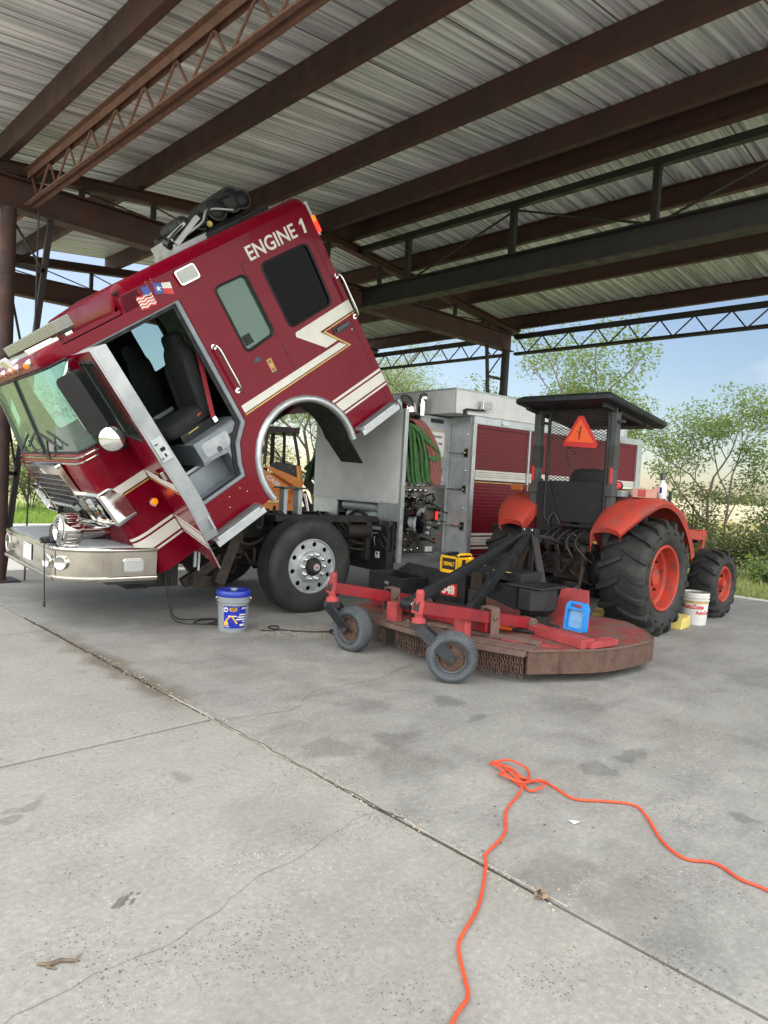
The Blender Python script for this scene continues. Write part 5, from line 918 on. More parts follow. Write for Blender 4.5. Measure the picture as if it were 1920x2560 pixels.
for y0, s in ((0, 1), (1.9, -1)):
    Y = lambda y: y0+y*s; f = MB('tractor_orange', 'dark_red'); A = []; Bq = []
    for k in range(19):
        t = radians(142-124*k/18); r = .80+.02*sin(k/18*pi); x, z = r*cos(t), .6+r*sin(t)
        if k > 13: x += .05*(k-13)/5
        e = max(0, 1-k/5.0)**1.6; yo = .04+.17*e; zi = .035*(k/18)
        A.append([(x*.96, Y(yo+.02), z-.085), (x, Y(yo), z-.045), (x, Y(yo+.03), z-.012), (x, Y(yo+.12), z+.012), (x, Y(.40), z+.014), (x, Y(.50), z-.004), (x, Y(.535), z-.04), (x*.96, Y(.54), z-.22)])
    f.loft(A, 0, False, False)
    r0 = A[0]; f._a(list(r0)+[(r0[i][0]+.02, r0[i][1], r0[i][2]-.05) for i in range(8)], [[i, i+1, 9+i, 8+i] for i in range(7)])
    f.plate([ccw([(-.55, 1.02), (-.2, 1.3), (.5, 1.3), (.72, .85), (.5, .62), (-.25, .7)])], (0, Y(.53), 0), (1, 0, 0), (0, 0, 1), -.012*s, 1); rp(f, 'fender', ang=50)
    lm = MB('lens_red', 'grey_paint', 'lens_amber', 'dark_trim'); a = Vector((-.27, Y(.47), 1.535)); lm.ball(a, .052, 16, 0, (.75, 1, 1)); lm.cyl(a+Vector((.02, 0, 0)), a+Vector((.06, 0, 0)), .05, 16, 3); lm.box(-.3, -.14, min(Y(.38), Y(.56)), max(Y(.38), Y(.56)), 1.42, 1.485, 1)
    if s < 0: lm.box(-.34, -.22, Y(.3), Y(.14), 1.43, 1.5, 2)
    rp(lm, 'tail_lamp', bevel=.012)
    rr = MB('rollbar', 'rubber_dusty', 'red_decal'); py = Y(.49); rr.box(-.39, -.3, py-.04, py+.04, .75, 2.38); rr.box(-.41, -.28, py-.05, py+.05, 1.42, 1.52); rr.box(-.40, -.29, py-.045, py+.045, 1.7, 1.95, 1); rr.cyl((-.4, py-.07, 2.2), (-.28, py-.07, 2.2), .018, 8, 1); rr.box(-.405, -.38, py-.03 if s > 0 else py-.0, py+.0 if s > 0 else py+.03, 1.55, 1.72, 2); rp(rr, 'rollbar_post', bevel=.006)
cn = MB('screen_black', 'dark_trim'); C_ = lambda x: 2.455-(x+.65)*.125
K = [(-.72, .4), (-.7, .36), (.56, .35), (.63, .4), (.63, 1.46), (.56, 1.51), (-.7, 1.5), (-.72, 1.46)]
cn.loft([[(x*.97+.0, .93+(y-.93)*.98, C_(x)-.085) for x, y in K], [(x, y, C_(x)-.07) for x, y in K], [(x, y, C_(x)-.03) for x, y in K], [(x*.93, .93+(y-.93)*.93, C_(x)+.0) for x, y in K], [(x*.6, .93+(y-.93)*.6, C_(x)+.02) for x, y in K]], 0); canopy = rp(cn, 'canopy', ang=50)
cf = MB('steel_dark'); [cf.beam((x, .45, C_(x)-.1), (x, 1.41, C_(x)-.1), .05, .05) for x in (-.35, .3)]; [cf.beam((-.6, y, C_(-.6)-.1), (.5, y, C_(.5)-.1), .04, .05) for y in (.49, 1.41)]; cf.build('canopy_frame', canopy)
sc2 = MB('dark_trim', 'steel_dark'); X = -.4; fr = rpoly([(.53, 1.08), (1.24, 1.08), (1.24, 2.36), (.53, 2.36)], .14, 8); sc2.tube([(X, y, z) for y, z in fr], .02, 8, closed=True)
sc2.plate([ccw([(.55, 1.12), (1.22, 1.12), (1.22, 1.56), (.55, 1.56)])], (X+.01, 0, 0), (0, 1, 0), (0, 0, 1), .006); guard = rp(sc2, 'rear_guard')
me = MB('steel_dark'); p = .056; sl_ = .5
def clipline(y0, z0, y1, z1):
    lo, hi, zl, zh = .55, 1.22, 1.56, 2.34; dy, dz = y1-y0, z1-z0; t0, t1 = 0, 1
    for P_, Q_ in ((-dy, y0-lo), (dy, hi-y0), (-dz, z0-zl), (dz, zh-z0)):
        if abs(P_) < 1e-9: continue
        r = Q_/P_
        if P_ < 0: t0 = max(t0, r)
        else: t1 = min(t1, r)
    return (t0, t1) if t0 < t1 else None
for k in range(-8, 46):
    for sg_ in (1, -1):
        z0 = 1.4+k*.03; y0, y1 = (.55, 1.22) if sg_ > 0 else (1.22, .55); z1 = z0+.67*sl_; q = clipline(y0, z0, y1, z1)
        if q: a, b = q; me.beam((X, y0+(y1-y0)*a, z0+(z1-z0)*a), (X, y0+(y1-y0)*b, z0+(z1-z0)*b), .0055, .004, (1, 0, 0))
me.build('guard_mesh', guard)
tr = MB('red_decal', 'tool_orange', 'black_decal'); T_ = lambda s_: ccw(rpoly([(.84-.19*s_, 1.955-.02*s_), (.84+.19*s_, 1.955-.02*s_), (.84+.05*s_, 2.25+.02*s_), (.84-.05*s_, 2.25+.02*s_)], .03))
tr.plate([T_(1.0)], (-.425, 0, 0), (0, -1, 0), (0, 0, 1), .006) if 0 else tr.plate([ccw(rpoly([(.64, 1.915), (1.04, 1.94), (1.03, 1.985), (.875, 2.26), (.81, 2.26), (.63, 1.96)], .02))], (-.425, 0, 0), (0, 1, 0), (0, 0, 1), -.005)
tr.plate([ccw([(.675, 1.97), (1.0, 1.99), (.845, 2.235)])], (-.431, 0, 0), (0, 1, 0), (0, 0, 1), -.002, 1); tr.beam((-.434, .85, 2.01), (-.434, .835, 2.15), .012, .003, (1, 0, 0), 2); tr.beam((-.434, .845, 2.07), (-.434, .875, 2.1), .008, .003, (1, 0, 0), 2); tri_o = tr.build('warning_triangle', trac)
tb = MB('grime', 'steel_dark', 'grime_brown', 'black_paint'); tb.box(-.28, .5, .72, 1.15, .46, .92); tb.box(.4, 1.9, .75, 1.1, .48, .95, 3); tb.cyl((0, .42, .605), (0, 1.5, .605), .13, 18); tb.box(-.12, .12, .42, .7, .5, .75, 1); tb.box(-.12, .12, 1.2, 1.48, .5, .75, 1); tb.box(-.36, -.28, .76, 1.1, .5, .86, 2); tb.cyl((-.36, .94, .62), (-.48, .94, .62), .05, 12, 1); tb.ball((-.3, .94, .78), .16, 14, 0, (.5, 1, .6)); tb.cyl((1.84, .35, .42), (1.84, 1.55, .42), .07, 12); tb.box(1.7, 2.0, .8, 1.05, .42, .8, 3)
tb.box(-.34, .3, .55, 1.3, .92, .96, 3); tb.cyl((-.3, .62, .7), (.2, .55, .7), .15, 16, 3); tb.ball((-.25, .6, .62), .17, 14, 3, (.7, .8, 1))
for y in (.62, 1.25):
    tb.beam((-.15, y, .88), (-.62, y, .86), .05, .06, m=2); tb.beam((.0, y, .46), (-.85, y+(.05 if y > 1 else -.03), .34), .03, .07, m=1)
tb.tube([(-.6, .62, .86), (-.55, .64, .66), (-.62, .64, .42)], [.02, .026, .018], 10, 2); tb.tube([(-.6, 1.25, .86), (-.58, 1.25, .42)], .02, 8, 2); tb.tube([(-.36, .94, .84), (-.8, .9, .95), (-1.28, .88, 1.0)], .024, 10, 1)
tb.tube([(-.62, .64, .42), (-.63, .67, .36), (-.63, .62, .33), (-.62, .6, .38)], .01, 6, 1, closed=True)
for y in (.75, .86, .98, 1.1): tb.box(-.52, -.44, y-.02, y+.03, .82, .92, 2); tb.cyl((-.5, y, .9), (-.52, y, 1.0), .012, 8, 1)
tb.box(-.5, -.4, .7, 1.15, .86, .9, 1); tb.cyl((-.45, .7, .93), (-.45, 1.15, .93), .022, 10, 0); tb.tube(smooth_path([(-.4, 1.1, .95), (-.45, 1.15, 1.1), (-.42, 1.1, 1.2), (-.4, 1.02, 1.05)], 5), .012, 6, 3)
for k in range(8): a = Vector((random.uniform(-.5, -.3), random.uniform(.6, 1.3), random.uniform(.6, .95))); tb.tube(smooth_path([a, a+Vector((-.06, random.uniform(-.1, .1), -.1)), a+Vector((0, random.uniform(-.2, .2), -.2))], 4), .01, 6, random.choice((0, 1, 2)))
rp(tb, 'transmission', bevel=.01)
for k in range(5):
    hz_ = MB('black_plastic', 'chrome'); y = .68+.1*k; hz_.tube(smooth_path([(-.3, y, .98), (-.48, y-.02, 1.04), (-.62, y+.03, .92), (-.6, y+.05*(k-2), .74), (-.5, y+.04, .62)], 6), .011, 7); hz_.cyl((-.28, y, .97), (-.33, y, .985), .016, 8, 1); rp(hz_, 'hydraulic_hose')
sea = MB('dark_trim', 'black_paint', 'steel_dark', 'yellow_paint'); se = sea; RBt = Matrix.Rotation(-.12, 3, 'Y'); pad((.0, .93, 1.42), .08, .24, .3, RBt, 1); pad((.22, .93, 1.12), .26, .25, .08, Matrix.Identity(3), 1); sea.box(-.05, .4, .75, 1.1, .92, 1.06, 2); sea.box(-.32, .7, .55, 1.33, .96, 1.0, 2); sea.plate([ccw([(1.33, 1.55), (1.2, 1.55), (1.02, 1.0), (1.33, 1.0)])], (-.41, 0, 0), (0, 1, 0), (0, 0, 1), .01, 0); sea.ball((-.42, .57, .93), .04, 8, 3, (1, 1, .5)); sea.box(-.36, -.34, .56, .82, .9, 1.12, 2); rp(sea, 'seat', bevel=.006)
ho = MB('tractor_orange', 'black_paint', 'dark_red'); S_ = lambda x, w, zt: [(x, .93-w, .95), (x, .93-w, zt-.14), (x, .93-w*.86, zt-.03), (x, .93-w*.5, zt), (x, .93+w*.5, zt), (x, .93+w*.86, zt-.03), (x, .93+w, zt-.14), (x, .93+w, .95)]
ho.loft([S_(.82, .36, 1.42), S_(1.2, .36, 1.4), S_(1.7, .34, 1.34), S_(1.98, .31, 1.27), S_(2.04, .27, 1.18)], 0, False, False); ho.box(.9, 2.04, .6, 1.26, .82, 1.1, 1); ho.box(.76, .82, .58, 1.28, .95, 1.45, 1); rp(ho, 'hood', ang=45)
ld = MB('tractor_orange', 'steel_dark'); [(ld.beam((1.6, y, 1.0), (2.3, y, .96), .06, .12), ld.beam((2.3, y, 1.0), (2.12, y, .55), .05, .07), ld.box(1.95, 2.2, y-.04, y+.04, .55, .68)) for y in (.52, 1.34)]; ld.box(2.2, 2.32, .5, 1.36, .95, 1.04); ld.cyl((2.1, .5, .92), (2.1, .6, .92), .05, 12, 1); rp(ld, 'front_guard', bevel=.008)
ex = MB('steel_dark', 'lens_grey'); ex.cyl((1.4, .62, 1.3), (1.4, .62, 1.52), .02, 8); ex.tube([(.5, 1.42, 1.9), (.44, 1.5, 2.0), (.4, 1.5, 1.9), (.45, 1.46, 1.72)], .008, 6); rp(ex, 'exhaust')
# things carried on the fender
bx = MB('wood', 'mower_pink', 'white_plastic'); bx.box(-.11, .13, -.05, .05, 0, .09); bx.box(-.06, .02, -.053, .053, .008, .085, 1); bx.box(-.112, -.1, -.04, .04, .02, .08, 2); bx.box(.1, .16, -.03, .03, .06, .12); tag(bx.build('carton', None, RO+Vector((-.1, .26, 1.425)), (0, 0, -.9), bevel=.004), 'pink and brown small carton on the right orange fender', 'carton')
sb = MB('white_plastic', 'smoked', 'label_blue'); sb.lathe([(0, 0), (.045, 0), (.048, .02), (.048, .13), (.03, .17), (.018, .18), (.018, .2)], (0, 0, 0), (0, 0, 1), 20); sb.lathe([(.024, .2), (.026, .23), (.02, .25), (.02, .27), (.0, .28)], (0, 0, 0), (0, 0, 1), 16, 1); sb.box(-.05, -.03, -.02, .02, .06, .12, 2); tag(sb.build('spray_can', None, RO+Vector((.22, .2, 1.425))), 'white bottle with a dark cap standing on the right fender', 'bottle')
# ---------------------------------------------------------------- rotary mower behind the tractor
mow = tag(empty('rotary_mower', RO+Vector((-1.9, .72, 0))), 'wide red rotary mower with rusty deck, chain guards and caster wheels', 'mower'); MO = Vector((-1.9, .72, 0))
class QB(MB):
    def build(s, name, par=None, **k):
        if par is None: s.v = [q_-MO for q_ in s.v]; par = mow
        return MB.build(s, name, par, **k)
dk_o = [(-2.8, 1.75), (-2.88, 1.4), (-2.93, .7), (-2.86, .2), (-2.74, -.2), (-2.55, -.31), (-2.2, -.54), (-1.55, -.60), (-1.15, -.48), (-.9, -.05), (-.9, 1.5), (-1.15, 1.92), (-1.55, 2.04), (-2.3, 1.95)]
simple('deck_worn', (130, 56, 54), (98, 82, 73), .75, 0, 5.5, .35, 130, .43, .6)
dk_o = dk_o[:5]+[tuple(q) for q in smooth_path([(a, b, 0) for a, b in ((-2.74, -.2), (-2.55, -.3), (-2.36, -.41), (-2.15, -.5), (-1.9, -.545), (-1.5, -.56), (-1.36, -.52), (-1.1, -.3), (-.9, -.05))], 2)][1:]+dk_o[10:]; dk_o = [(q[0], q[1]) for q in dk_o]
d_ = QB('deck_worn', 'rust'); d_.plate([ccw(dk_o)], (0, 0, .245), (1, 0, 0), (0, 1, 0), .008); d_.build('deck')
sk = QB('rust', 'rust_deck'); oo = dk_o[4:] 
sk.loft([[(a, b, z) for a, b in oo] for z in (.08, .25)], 0, False, False); sk.loft([[(a+.012*(1 if a < -1.9 else -1)*0, b+.012, z) for a, b in oo] for z in (.08, .25)], 0, False, False); sk.tube([(a, b, .25) for a, b in oo], .009, 6, 1); sk.tube([(a, b, .08) for a, b in oo], .006, 6)
sk.beam((-2.5, -.345, .17), (-2.5, -.32, .17), .02, .17, (0, 0, 1)); sk.build('skirt', ang=60)
rbm = QB('rust_deck', 'rust', 'steel_polished', 'brass')
for a, b in zip(dk_o[:5], dk_o[1:5]): 
    rbm.beam((a[0]-.03, a[1], .235), (b[0]-.03, b[1], .235), .07, .04); rbm.beam((a[0]+.07, a[1], .258), (b[0]+.07, b[1], .258), .16, .01)
    n_ = int((Vector(b)-Vector(a)).length/.035); 
    for k in range(n_): q_ = Vector(a).lerp(Vector(b), (k+.5)/n_); rbm.box(q_.x-.05, q_.x-.02, q_.y-.007, q_.y+.007, .254, .262, 1)
for x, y in ((-2.6, .3), (-2.56, .1), (-2.5, -.13), (-2.72, .62), (-2.78, 1.0)): rbm.cyl((x, y, .25), (x, y, .275), .016, 10, 2 if x < -2.6 else 3)
rbm.build('rear_chain_bar', bevel=.003)
def chain_set(ya, yb, xa, xb, n, name='chain_guard'):
    mb = QB('rust'); Lk = []
    for k in range(n):
        t = (k+.5)/n; x, y = xa+(xb-xa)*t, ya+(yb-ya)*t; z = .225; m_ = random.choice((4, 5, 5)); dx = 0
        for j in range(m_):
            c = Vector((x+dx, y+random.uniform(-.002, .002), z)); z -= .037; dx += random.uniform(-.003, .003); pts = []
            for q_ in range(10): a = 2*pi*q_/10; u_, v_ = .011*cos(a), .024*sin(a); pts.append(c+(Vector((0, u_, v_)) if j % 2 == 0 else Vector((u_, 0, v_))))
            mb.tube(pts, .0036, 5, closed=True)
    return mb.build(name)
chain_set(-.2, .21, -2.79, -2.9, 16); chain_set(.3, .42, -2.91, -2.92, 4); chain_set(.46, .98, -2.94, -2.94, 18); chain_set(1.12, 1.2, -2.93, -2.92, 4); chain_set(1.38, 1.56, -2.9, -2.87, 6)
# caster arms
def caster(name, neck, end, ax, hub):
    nk, en_, hb = Vector(neck), Vector(end), Vector(hub)
    a = QB('mower_red', 'mower_pink', 'steel_dark', 'rust_deck', 'steel_polished'); d = (en_-nk).normalized(); a.beam(nk, en_, .085, .09); a.beam(nk-d*.03, nk+d*.0, .1, .105, m=1); sd_ = d.cross(Vector((0, 0, 1))).normalized()
    a.beam(nk-d*.031, nk-d*.034, .07, .07, m=2)
    mid = nk.lerp(en_, .62)
    for s in (-1, 1): a.beam(mid+sd_*(.055*s)+Vector((0, 0, .08)), mid+sd_*(.06*s)+Vector((0, 0, -.2)), .09, .012, sd_, 3); 
    a.beam(mid+Vector((0, 0, -.12)), mid+Vector((0, 0, -.2)), .1, .1, d, 3); a.beam(mid+Vector((0, 0, .075)), mid+Vector((0, 0, .085)), .11, .09, d, 3)
    a.cyl(mid-sd_*.075, mid+sd_*.075, .016, 8, 4); a.cyl(en_-sd_*.06, en_+sd_*.06, .05, 16, 3); a.cyl(en_-sd_*.075, en_+sd_*.075, .018, 8, 4); a.box(en_.x-.05, en_.x+.06, en_.y-.06, en_.y+.06, .25, en_.z-.02, 3)
    arm = a.build('caster_arm', bevel=.005)
    kn = MB('mower_pink', 'steel_dark', 'black_paint'); z0 = nk.z; C0 = nk-MO; kn.tube([C0+Vector((0, 0, -.09)), C0+Vector((0, 0, .1))], .032, 14); kn.lathe([(.034, .1), (.026, .13), (0, .132)], C0, (0, 0, 1), 14); kn.lathe([(.055, -.115), (.05, -.085), (.035, -.075)], C0, (0, 0, 1), 16); kn.box(C0.x-.05, C0.x+.05, C0.y-.05, C0.y+.05, C0.z-.17, C0.z-.115, 1)
    axv = Vector((ax[0], ax[1], 0)).normalized(); H = hb-MO; 
    o1 = H+axv*.085; top = C0+Vector((0, 0, -.145)); o0 = Vector((top.x, top.y, top.z))+axv*.06
    kn.beam(o0, o1+(o1-o0).normalized()*.03, .085, .012, axv, 1) if 0 else kn.beam(o0, o1+(o1-o0).normalized()*.03, .012, .085, axv.cross((o1-o0).normalized()), 2)
    o1b = H-axv*.085; o0b = Vector((top.x, top.y, top.z))-axv*.06; kn.beam(o0b, o1b, .012, .085, axv.cross((o1b-o0b).normalized()), 2); kn.cyl(H-axv*.1, H+axv*.1, .02, 8, 1); kn.cyl(H+axv*.09, H+axv*.115, .026, 6, 1); kn.build('caster_fork', arm, bevel=.003)
    t = MB('tyre_grey', 'rubber_dusty'); w = .065; P_ = [(.1, -w*.6), (.115, -w*.85), (.15, -w*1.0), (.175, -w*.85), (.188, -w*.5), (.19, 0), (.188, w*.5), (.175, w*.85), (.15, w), (.115, w*.85), (.1, w*.6)]; t.lathe(P_, H, axv, 44)
    u_ = axv.orthogonal().normalized(); v_ = axv.cross(u_)
    for k in range(54): a_ = 2*pi*k/54; dr = u_*cos(a_)+v_*sin(a_); t.beam(H+dr*.182-axv*w*.8, H+dr*.182+axv*w*.8, .006, .012, dr, 0)
    wh = t.build('caster_wheel', arm, ang=50); r = MB('rust', 'steel_polished', 'grime', 'tyre_grey', 'rubber')
    for s in (1, -1):
        for k in range(48): a_ = 2*pi*k/48+.03*s; dr = u_*cos(a_)+v_*sin(a_); r.beam(H+dr*.122+axv*s*w*.93, H+dr*.176+axv*s*w*.88, .003, .006, axv, 4)
        r.lathe([(.118, .058*s), (.112, .052*s), (.102, .03*s)], H, axv, 28, 2)
        r.lathe([(.102, .04*s), (.098, .045*s), (.09, .02*s), (.03, .024*s), (.028, .06*s), (0, .062*s)], H, axv, 28); [r.ball(H+axv*(.026*s)+(u_*cos(2*pi*k/8)+v_*sin(2*pi*k/8))*.072, .009, 6, 1) for k in range(8)]
    r.build('caster_rim', wh)
caster('near', (-3.3, .4, .53), (-2.15, .2, .33), (-.77, -.63), (-3.17, .17, .19)); caster('far', (-3.3, 1.4, .53), (-2.3, 1.68, .36) if 0 else (-2.35, 1.2, .36), (-1, -.1), (-3.17, 1.27, .19))
# A frame, booms, gear boxes
af = QB('black_paint', 'grime_brown', 'steel_polished', 'steel_dark'); ap = Vector((-1.3, .8, 1.03))
for y in (.42, 1.12): af.beam(ap+Vector((0, .03 if y > .7 else -.03, 0)), (-1.62 if y < .7 else -1.4, y, .56), .025, .09, (1, 0, 0), 1 if y > 1 else 3)
af.beam(ap, (-1.25, .98, .58), .03, .08, (1, 0, 0), 1); af.beam((-1.3, .78, 1.0), (-1.3, .78, .62), .05, .03, m=0); af.box(-1.34, -1.26, .72, .86, .95, 1.07, 0); [af.cyl((-1.36, y, 1.05), (-1.24, y, 1.05), .02, 8, 2) for y in (.76, .85)]; af.build('hitch_frame', bevel=.005)
bm_ = QB('black_paint', 'steel_polished', 'steel_dark')
for e in ((-2.9, .9, .44), (-2.72, .42, .42)): bm_.beam(ap, e, .05, .085); bm_.cyl((e[0], e[1]-.07, e[2]), (e[0], e[1]+.07, e[2]), .028, 10, 1); bm_.cyl((e[0], e[1]-.05, e[2]), (e[0], e[1]+.05, e[2]), .05, 14, 0)
bm_.beam((-2.05, .72, .68), (-2.0, .72, .52), .06, .05, m=2); bm_.build('lift_boom', bevel=.004)
gb = QB('black_paint', 'grime', 'steel_dark', 'yellow_paint'); o8 = [(-1.9+.2*cos(a), .3+.17*sin(a)) for a in [pi/8+k*pi/4 for k in range(8)]]
gb.loft([[(x, y, z) for x, y in o8] for z in (.42, .6)], 0); gb.loft([[(-1.9+(x+1.9)*f, .3+(y-.3)*f, z) for x, y in o8] for f, z in ((1, .42), (.8, .38), (.7, .36))], 0); gb.box(-2.0, -1.8, .2, .4, .25, .37, 1); gb.box(-2.06, -1.74, .14, .46, .252, .275, 2); gb.box(-2.1, -1.7, .12, .5, .6, .625, 0); gearbox = gb.build('gearbox', bevel=.012)
mb_ = QB('black_paint', 'grime', 'yellow_paint'); mb_.plate([ccw(rpoly([(.47, .36), (.84, .44), (.86, .6), (.47, .58)], .05))], (-1.92, 0, 0), (0, 1, 0), (0, 0, 1), .25); mb_.box(-1.95, -1.62, .44, .95, .62, .70, 0); mb_.box(-1.955, -1.945, .55, .75, .692, .699, 2); mb_.build('driveline_cover', bevel=.01)
cs_ = QB('mower_red', 'mower_pink', 'rust_deck', 'steel_dark', 'grime_brown'); cs_.box(-2.75, -2.55, -.0, 1.75, .26, .36, 0) if 0 else cs_.beam((-2.62, .25, .35), (-2.5, 1.7, .35), .1, .12, m=0)
for (x, y) in ((-2.82, .36), (-2.85, 1.09)): QB('mower_pink').box(x-.05, x+.03, y-.06, y+.06, .255, .42).build('rubber_stop', bevel=.012)
q9 = QB('mower_pink'); q9.beam((-2.1, .3, .29), (-2.27, -.42, .29), .14, .07); q9.beam((-1.95, -.46, .285), (-2.27, -.41, .285), .1, .05); q9.build('deck_channel', bevel=.004); cs_.beam((-2.6, .14, .258), (-2.45, -.28, .258), .05, .012, m=1); cs_.beam((-2.72, .8, .27), (-2.5, -.15, .27), .08, .03, m=2)
QB('grime_brown').box(-2.05, -1.75, .98, 1.34, .253, .343).build('pump_stand'); q9 = QB('mower_pink'); q9.plate([ccw([(.0, .25), (.36, .25), (.38, .56), (.1, .56)])], (-1.62, 0, 0), (0, 1, 0), (.45, 0, 1), .012); q9.build('gear_shield'); q9 = QB('grime_brown'); q9.box(-2.0, -1.98, .83, .96, .26, .66); q9.box(-2.05, -1.9, .84, .94, .26, .5); q9.build('pump_bracket', bevel=.004); cs_.build('deck_brackets', bevel=.006)
# things lying on the mower
def on(mb, name, x, y, z, lab, cat, rz=0, **k): return tag(mb.build(name, None, RO+Vector((x, y, z)), (0, 0, rz), **k), lab, cat)
bx = MB('black_plastic', 'black_paint', 'red_decal', 'steel_polished'); bx.box(-.14, .14, -.17, .17, 0, .27); bx.box(-.145, .145, -.175, .175, .2, .235, 1); bx.box(-.143, -.14, -.075, .12, .055, .17, 2); pwr = on(bx, 'equipment_case', -1.9, 1.16, .345, 'black upright case numbered in white on red under the yellow radio', 'case', bevel=.02)
text('548', 'case_number', 'white_decal', pwr, (-.1435, .1, .07), (0, -1, 0), (0, 0, 1), .15, .085, .002, .03)
rd = MB('yellow_plastic', 'black_plastic', 'orange_lit'); rd.box(-.11, .13, -.1, .1, .015, .15); rd.box(-.115, -.105, -.085, .085, .03, .135, 1); rd.box(-.05, .1, -.105, -.09, .03, .13, 1); rd.box(-.12, .14, -.11, .11, 0, .018, 0); rd.box(-.1, .12, -.09, .09, .15, .165, 1); [rd.tube(smooth_path([(-.08, y, .15), (-.08, y, .172), (0, y, .178), (.1, y, .172), (.1, y, .15)], 4), .012, 8, 0 if y < 0 else 1) for y in (-.08, .08)]
rd.box(.0, .1, -.118, -.1, .05, .13, 0); rd.box(-.13, -.12, -.1, -.09, .0, .16, 0); rd.box(-.13, -.12, .09, .1, .0, .16, 0); rd.box(-.13, -.12, -.1, .1, .145, .16, 0); rd.box(-.13, -.12, -.1, .1, .0, .015, 0); radio = on(rd, 'jobsite_radio', -1.92, 1.2, .616, 'small yellow and black jobsite radio on the black numbered case', 'radio', bevel=.006)
text('DEWALT', 'radio_lettering', 'yellow_plastic', radio, (-.116, .065, .065), (0, -1, 0), (0, 0, 1), .13, .038, .002, .02); MB('orange_lit').ball((.04, -.125, .145), .009, 8).build('indicator_lamp', radio)
b2 = MB('black_plastic', 'black_paint', 'steel_polished'); b2.box(-.16, .16, -.3, .3, 0, .03); [b2.box(*q_, 1) for q_ in ((-.17, -.15, -.3, .3, 0, .2), (.15, .17, -.3, .3, 0, .2), (-.16, .16, -.31, -.29, 0, .2), (-.16, .16, .29, .31, 0, .2))]; b2.box(.15, .36, -.31, .31, .2, .23, 0, R=Matrix.Rotation(-.5, 3, 'Y')); b2.box(-.18, -.17, -.1, -.02, .1, .14, 2); on(b2, 'tool_box', -1.95, 1.95, .3, 'open black tool box on the far end of the mower deck', 'tool box', -.2, bevel=.01)
b3 = MB('black_paint', 'black_plastic'); b3.box(-.13, .13, -.16, .16, 0, .24); b3.box(-.135, .135, -.165, .165, .17, .2, 1); on(b3, 'equipment_case', -1.72, 1.58, .28, 'plain black case with rounded top behind the numbered case', 'case', .1, bevel=.03)
bc_ = MB('blue_plastic', 'blue_clear'); S9 = lambda L_: [(a*.78, b*.78) for a, b in L_]; fr_ = ccw(rpoly(S9([(-.125, 0), (.125, 0), (.125, .255), (.09, .3), (-.09, .3), (-.125, .255)]), .016)); hole = ccw(rpoly(S9([(-.07, .24), (.07, .24), (.065, .275), (-.065, .275)]), .01)); pane = ccw(rpoly(S9([(-.098, .03), (.098, .03), (.098, .215), (-.098, .215)]), .01))
bc_.plate([fr_, hole[::-1], pane[::-1]], (0, 0, 0), (0, -1, 0), (0, 0, 1), .055); bc_.plate([pane], (.012, 0, 0), (0, -1, 0), (0, 0, 1), .035, 1); cse = on(bc_, 'plastic_case', -2.06, -.2, .327, 'bright blue plastic case with clear window standing on the deck', 'case', -.12, bevel=.006); cse.rotation_euler.y = .12
lo = MB('tool_orange', 'black_plastic', 'black_paint'); 
for s in (-1, 1): lo.tube([(0, .03*s, .02), (-.0, .1+.02*s, .02)], .015, 8, 0) if 0 else lo.tube([(.015*s, .2, .018), (.012*s, .08, .018)], .016, 10, 0); lo.tube([(.012*s, .08, .018), (.004*s, -.06, .018)], .01, 8, 1)
lo.box(-.02, .02, -.16, -.05, .005, .028, 2); on(lo, 'loppers', -2.24, .2, .256, 'tool with two orange grips and black jaws lying on the deck', 'loppers', .35, bevel=.003)
# ---------------------------------------------------------------- pails, cord, litter
def pail(name, loc, body, lid, lab, rz=0, h=.365, r=.145):
    root = tag(empty(name, loc, (0, 0, rz)), lab, 'pail'); b = MB(body); b.lathe([(0, .004), (r-.02, .0), (r-.017, .01), (r-.002, h-.06), (r+.004, h-.06), (r+.006, h-.045), (r, h-.04), (r+.004, h-.015), (r, h)], (0, 0, 0), (0, 0, 1), 48); b.lathe([(r+.003, h-.095), (r+.007, h-.09), (r+.007, h-.082), (r+.002, h-.078)], (0, 0, 0), (0, 0, 1), 48); b.build('body', root)
    return root
bk_ = pail('oil_pail', (3.53, 5.53, 0), 'pail_grey', None, 'grey oil pail with blue lid and blue label in front of the wheel', atan2(5.5, 3.56))
l = MB('lid_blue', 'pail_grey'); h = .365; l.lathe([(.0, h+.004), (.1, h+.004), (.105, h+.012), (.132, h+.014), (.15, h+.012), (.157, h+.002), (.158, h-.03), (.153, h-.042), (.148, h-.04)], (0, 0, 0), (0, 0, 1), 48); l.lathe([(.03, h+.004), (.03, h+.02), (.0, h+.022)], (.03, 0, 0), (0, 0, 1), 18, 1); l.build('lid', bk_)
hd = MB('steel_polished'); hd.tube(smooth_path([(0, .152, .3), (-.05, .16, .27), (-.1, .12, .25), (-.148, .04, .235), (-.15, -.04, .235), (-.1, -.12, .25), (-.05, -.16, .27), (0, -.152, .3)], 5), .0028, 6); [hd.ball((0, y, .3), .012, 8) for y in (.152, -.152)]; hd.build('wire_handle', bk_)
def lab_patch(par, name, mat, a0, a1, z0, z1, r=.147, n=14, dr=.0012):
    mb = MB(mat); rr = lambda z: r-.02+.0*z+(z/.305)*.018; mb.loft([[((rr(z)+dr)*cos(a0+(a1-a0)*k/n), (rr(z)+dr)*sin(a0+(a1-a0)*k/n), z) for k in range(n+1)] for z in (z0, z1)], 0, False, False); return mb.build(name, par)
lb_ = lab_patch(bk_, 'label', 'label_blue', pi+.95, pi-.62, .04, .245)
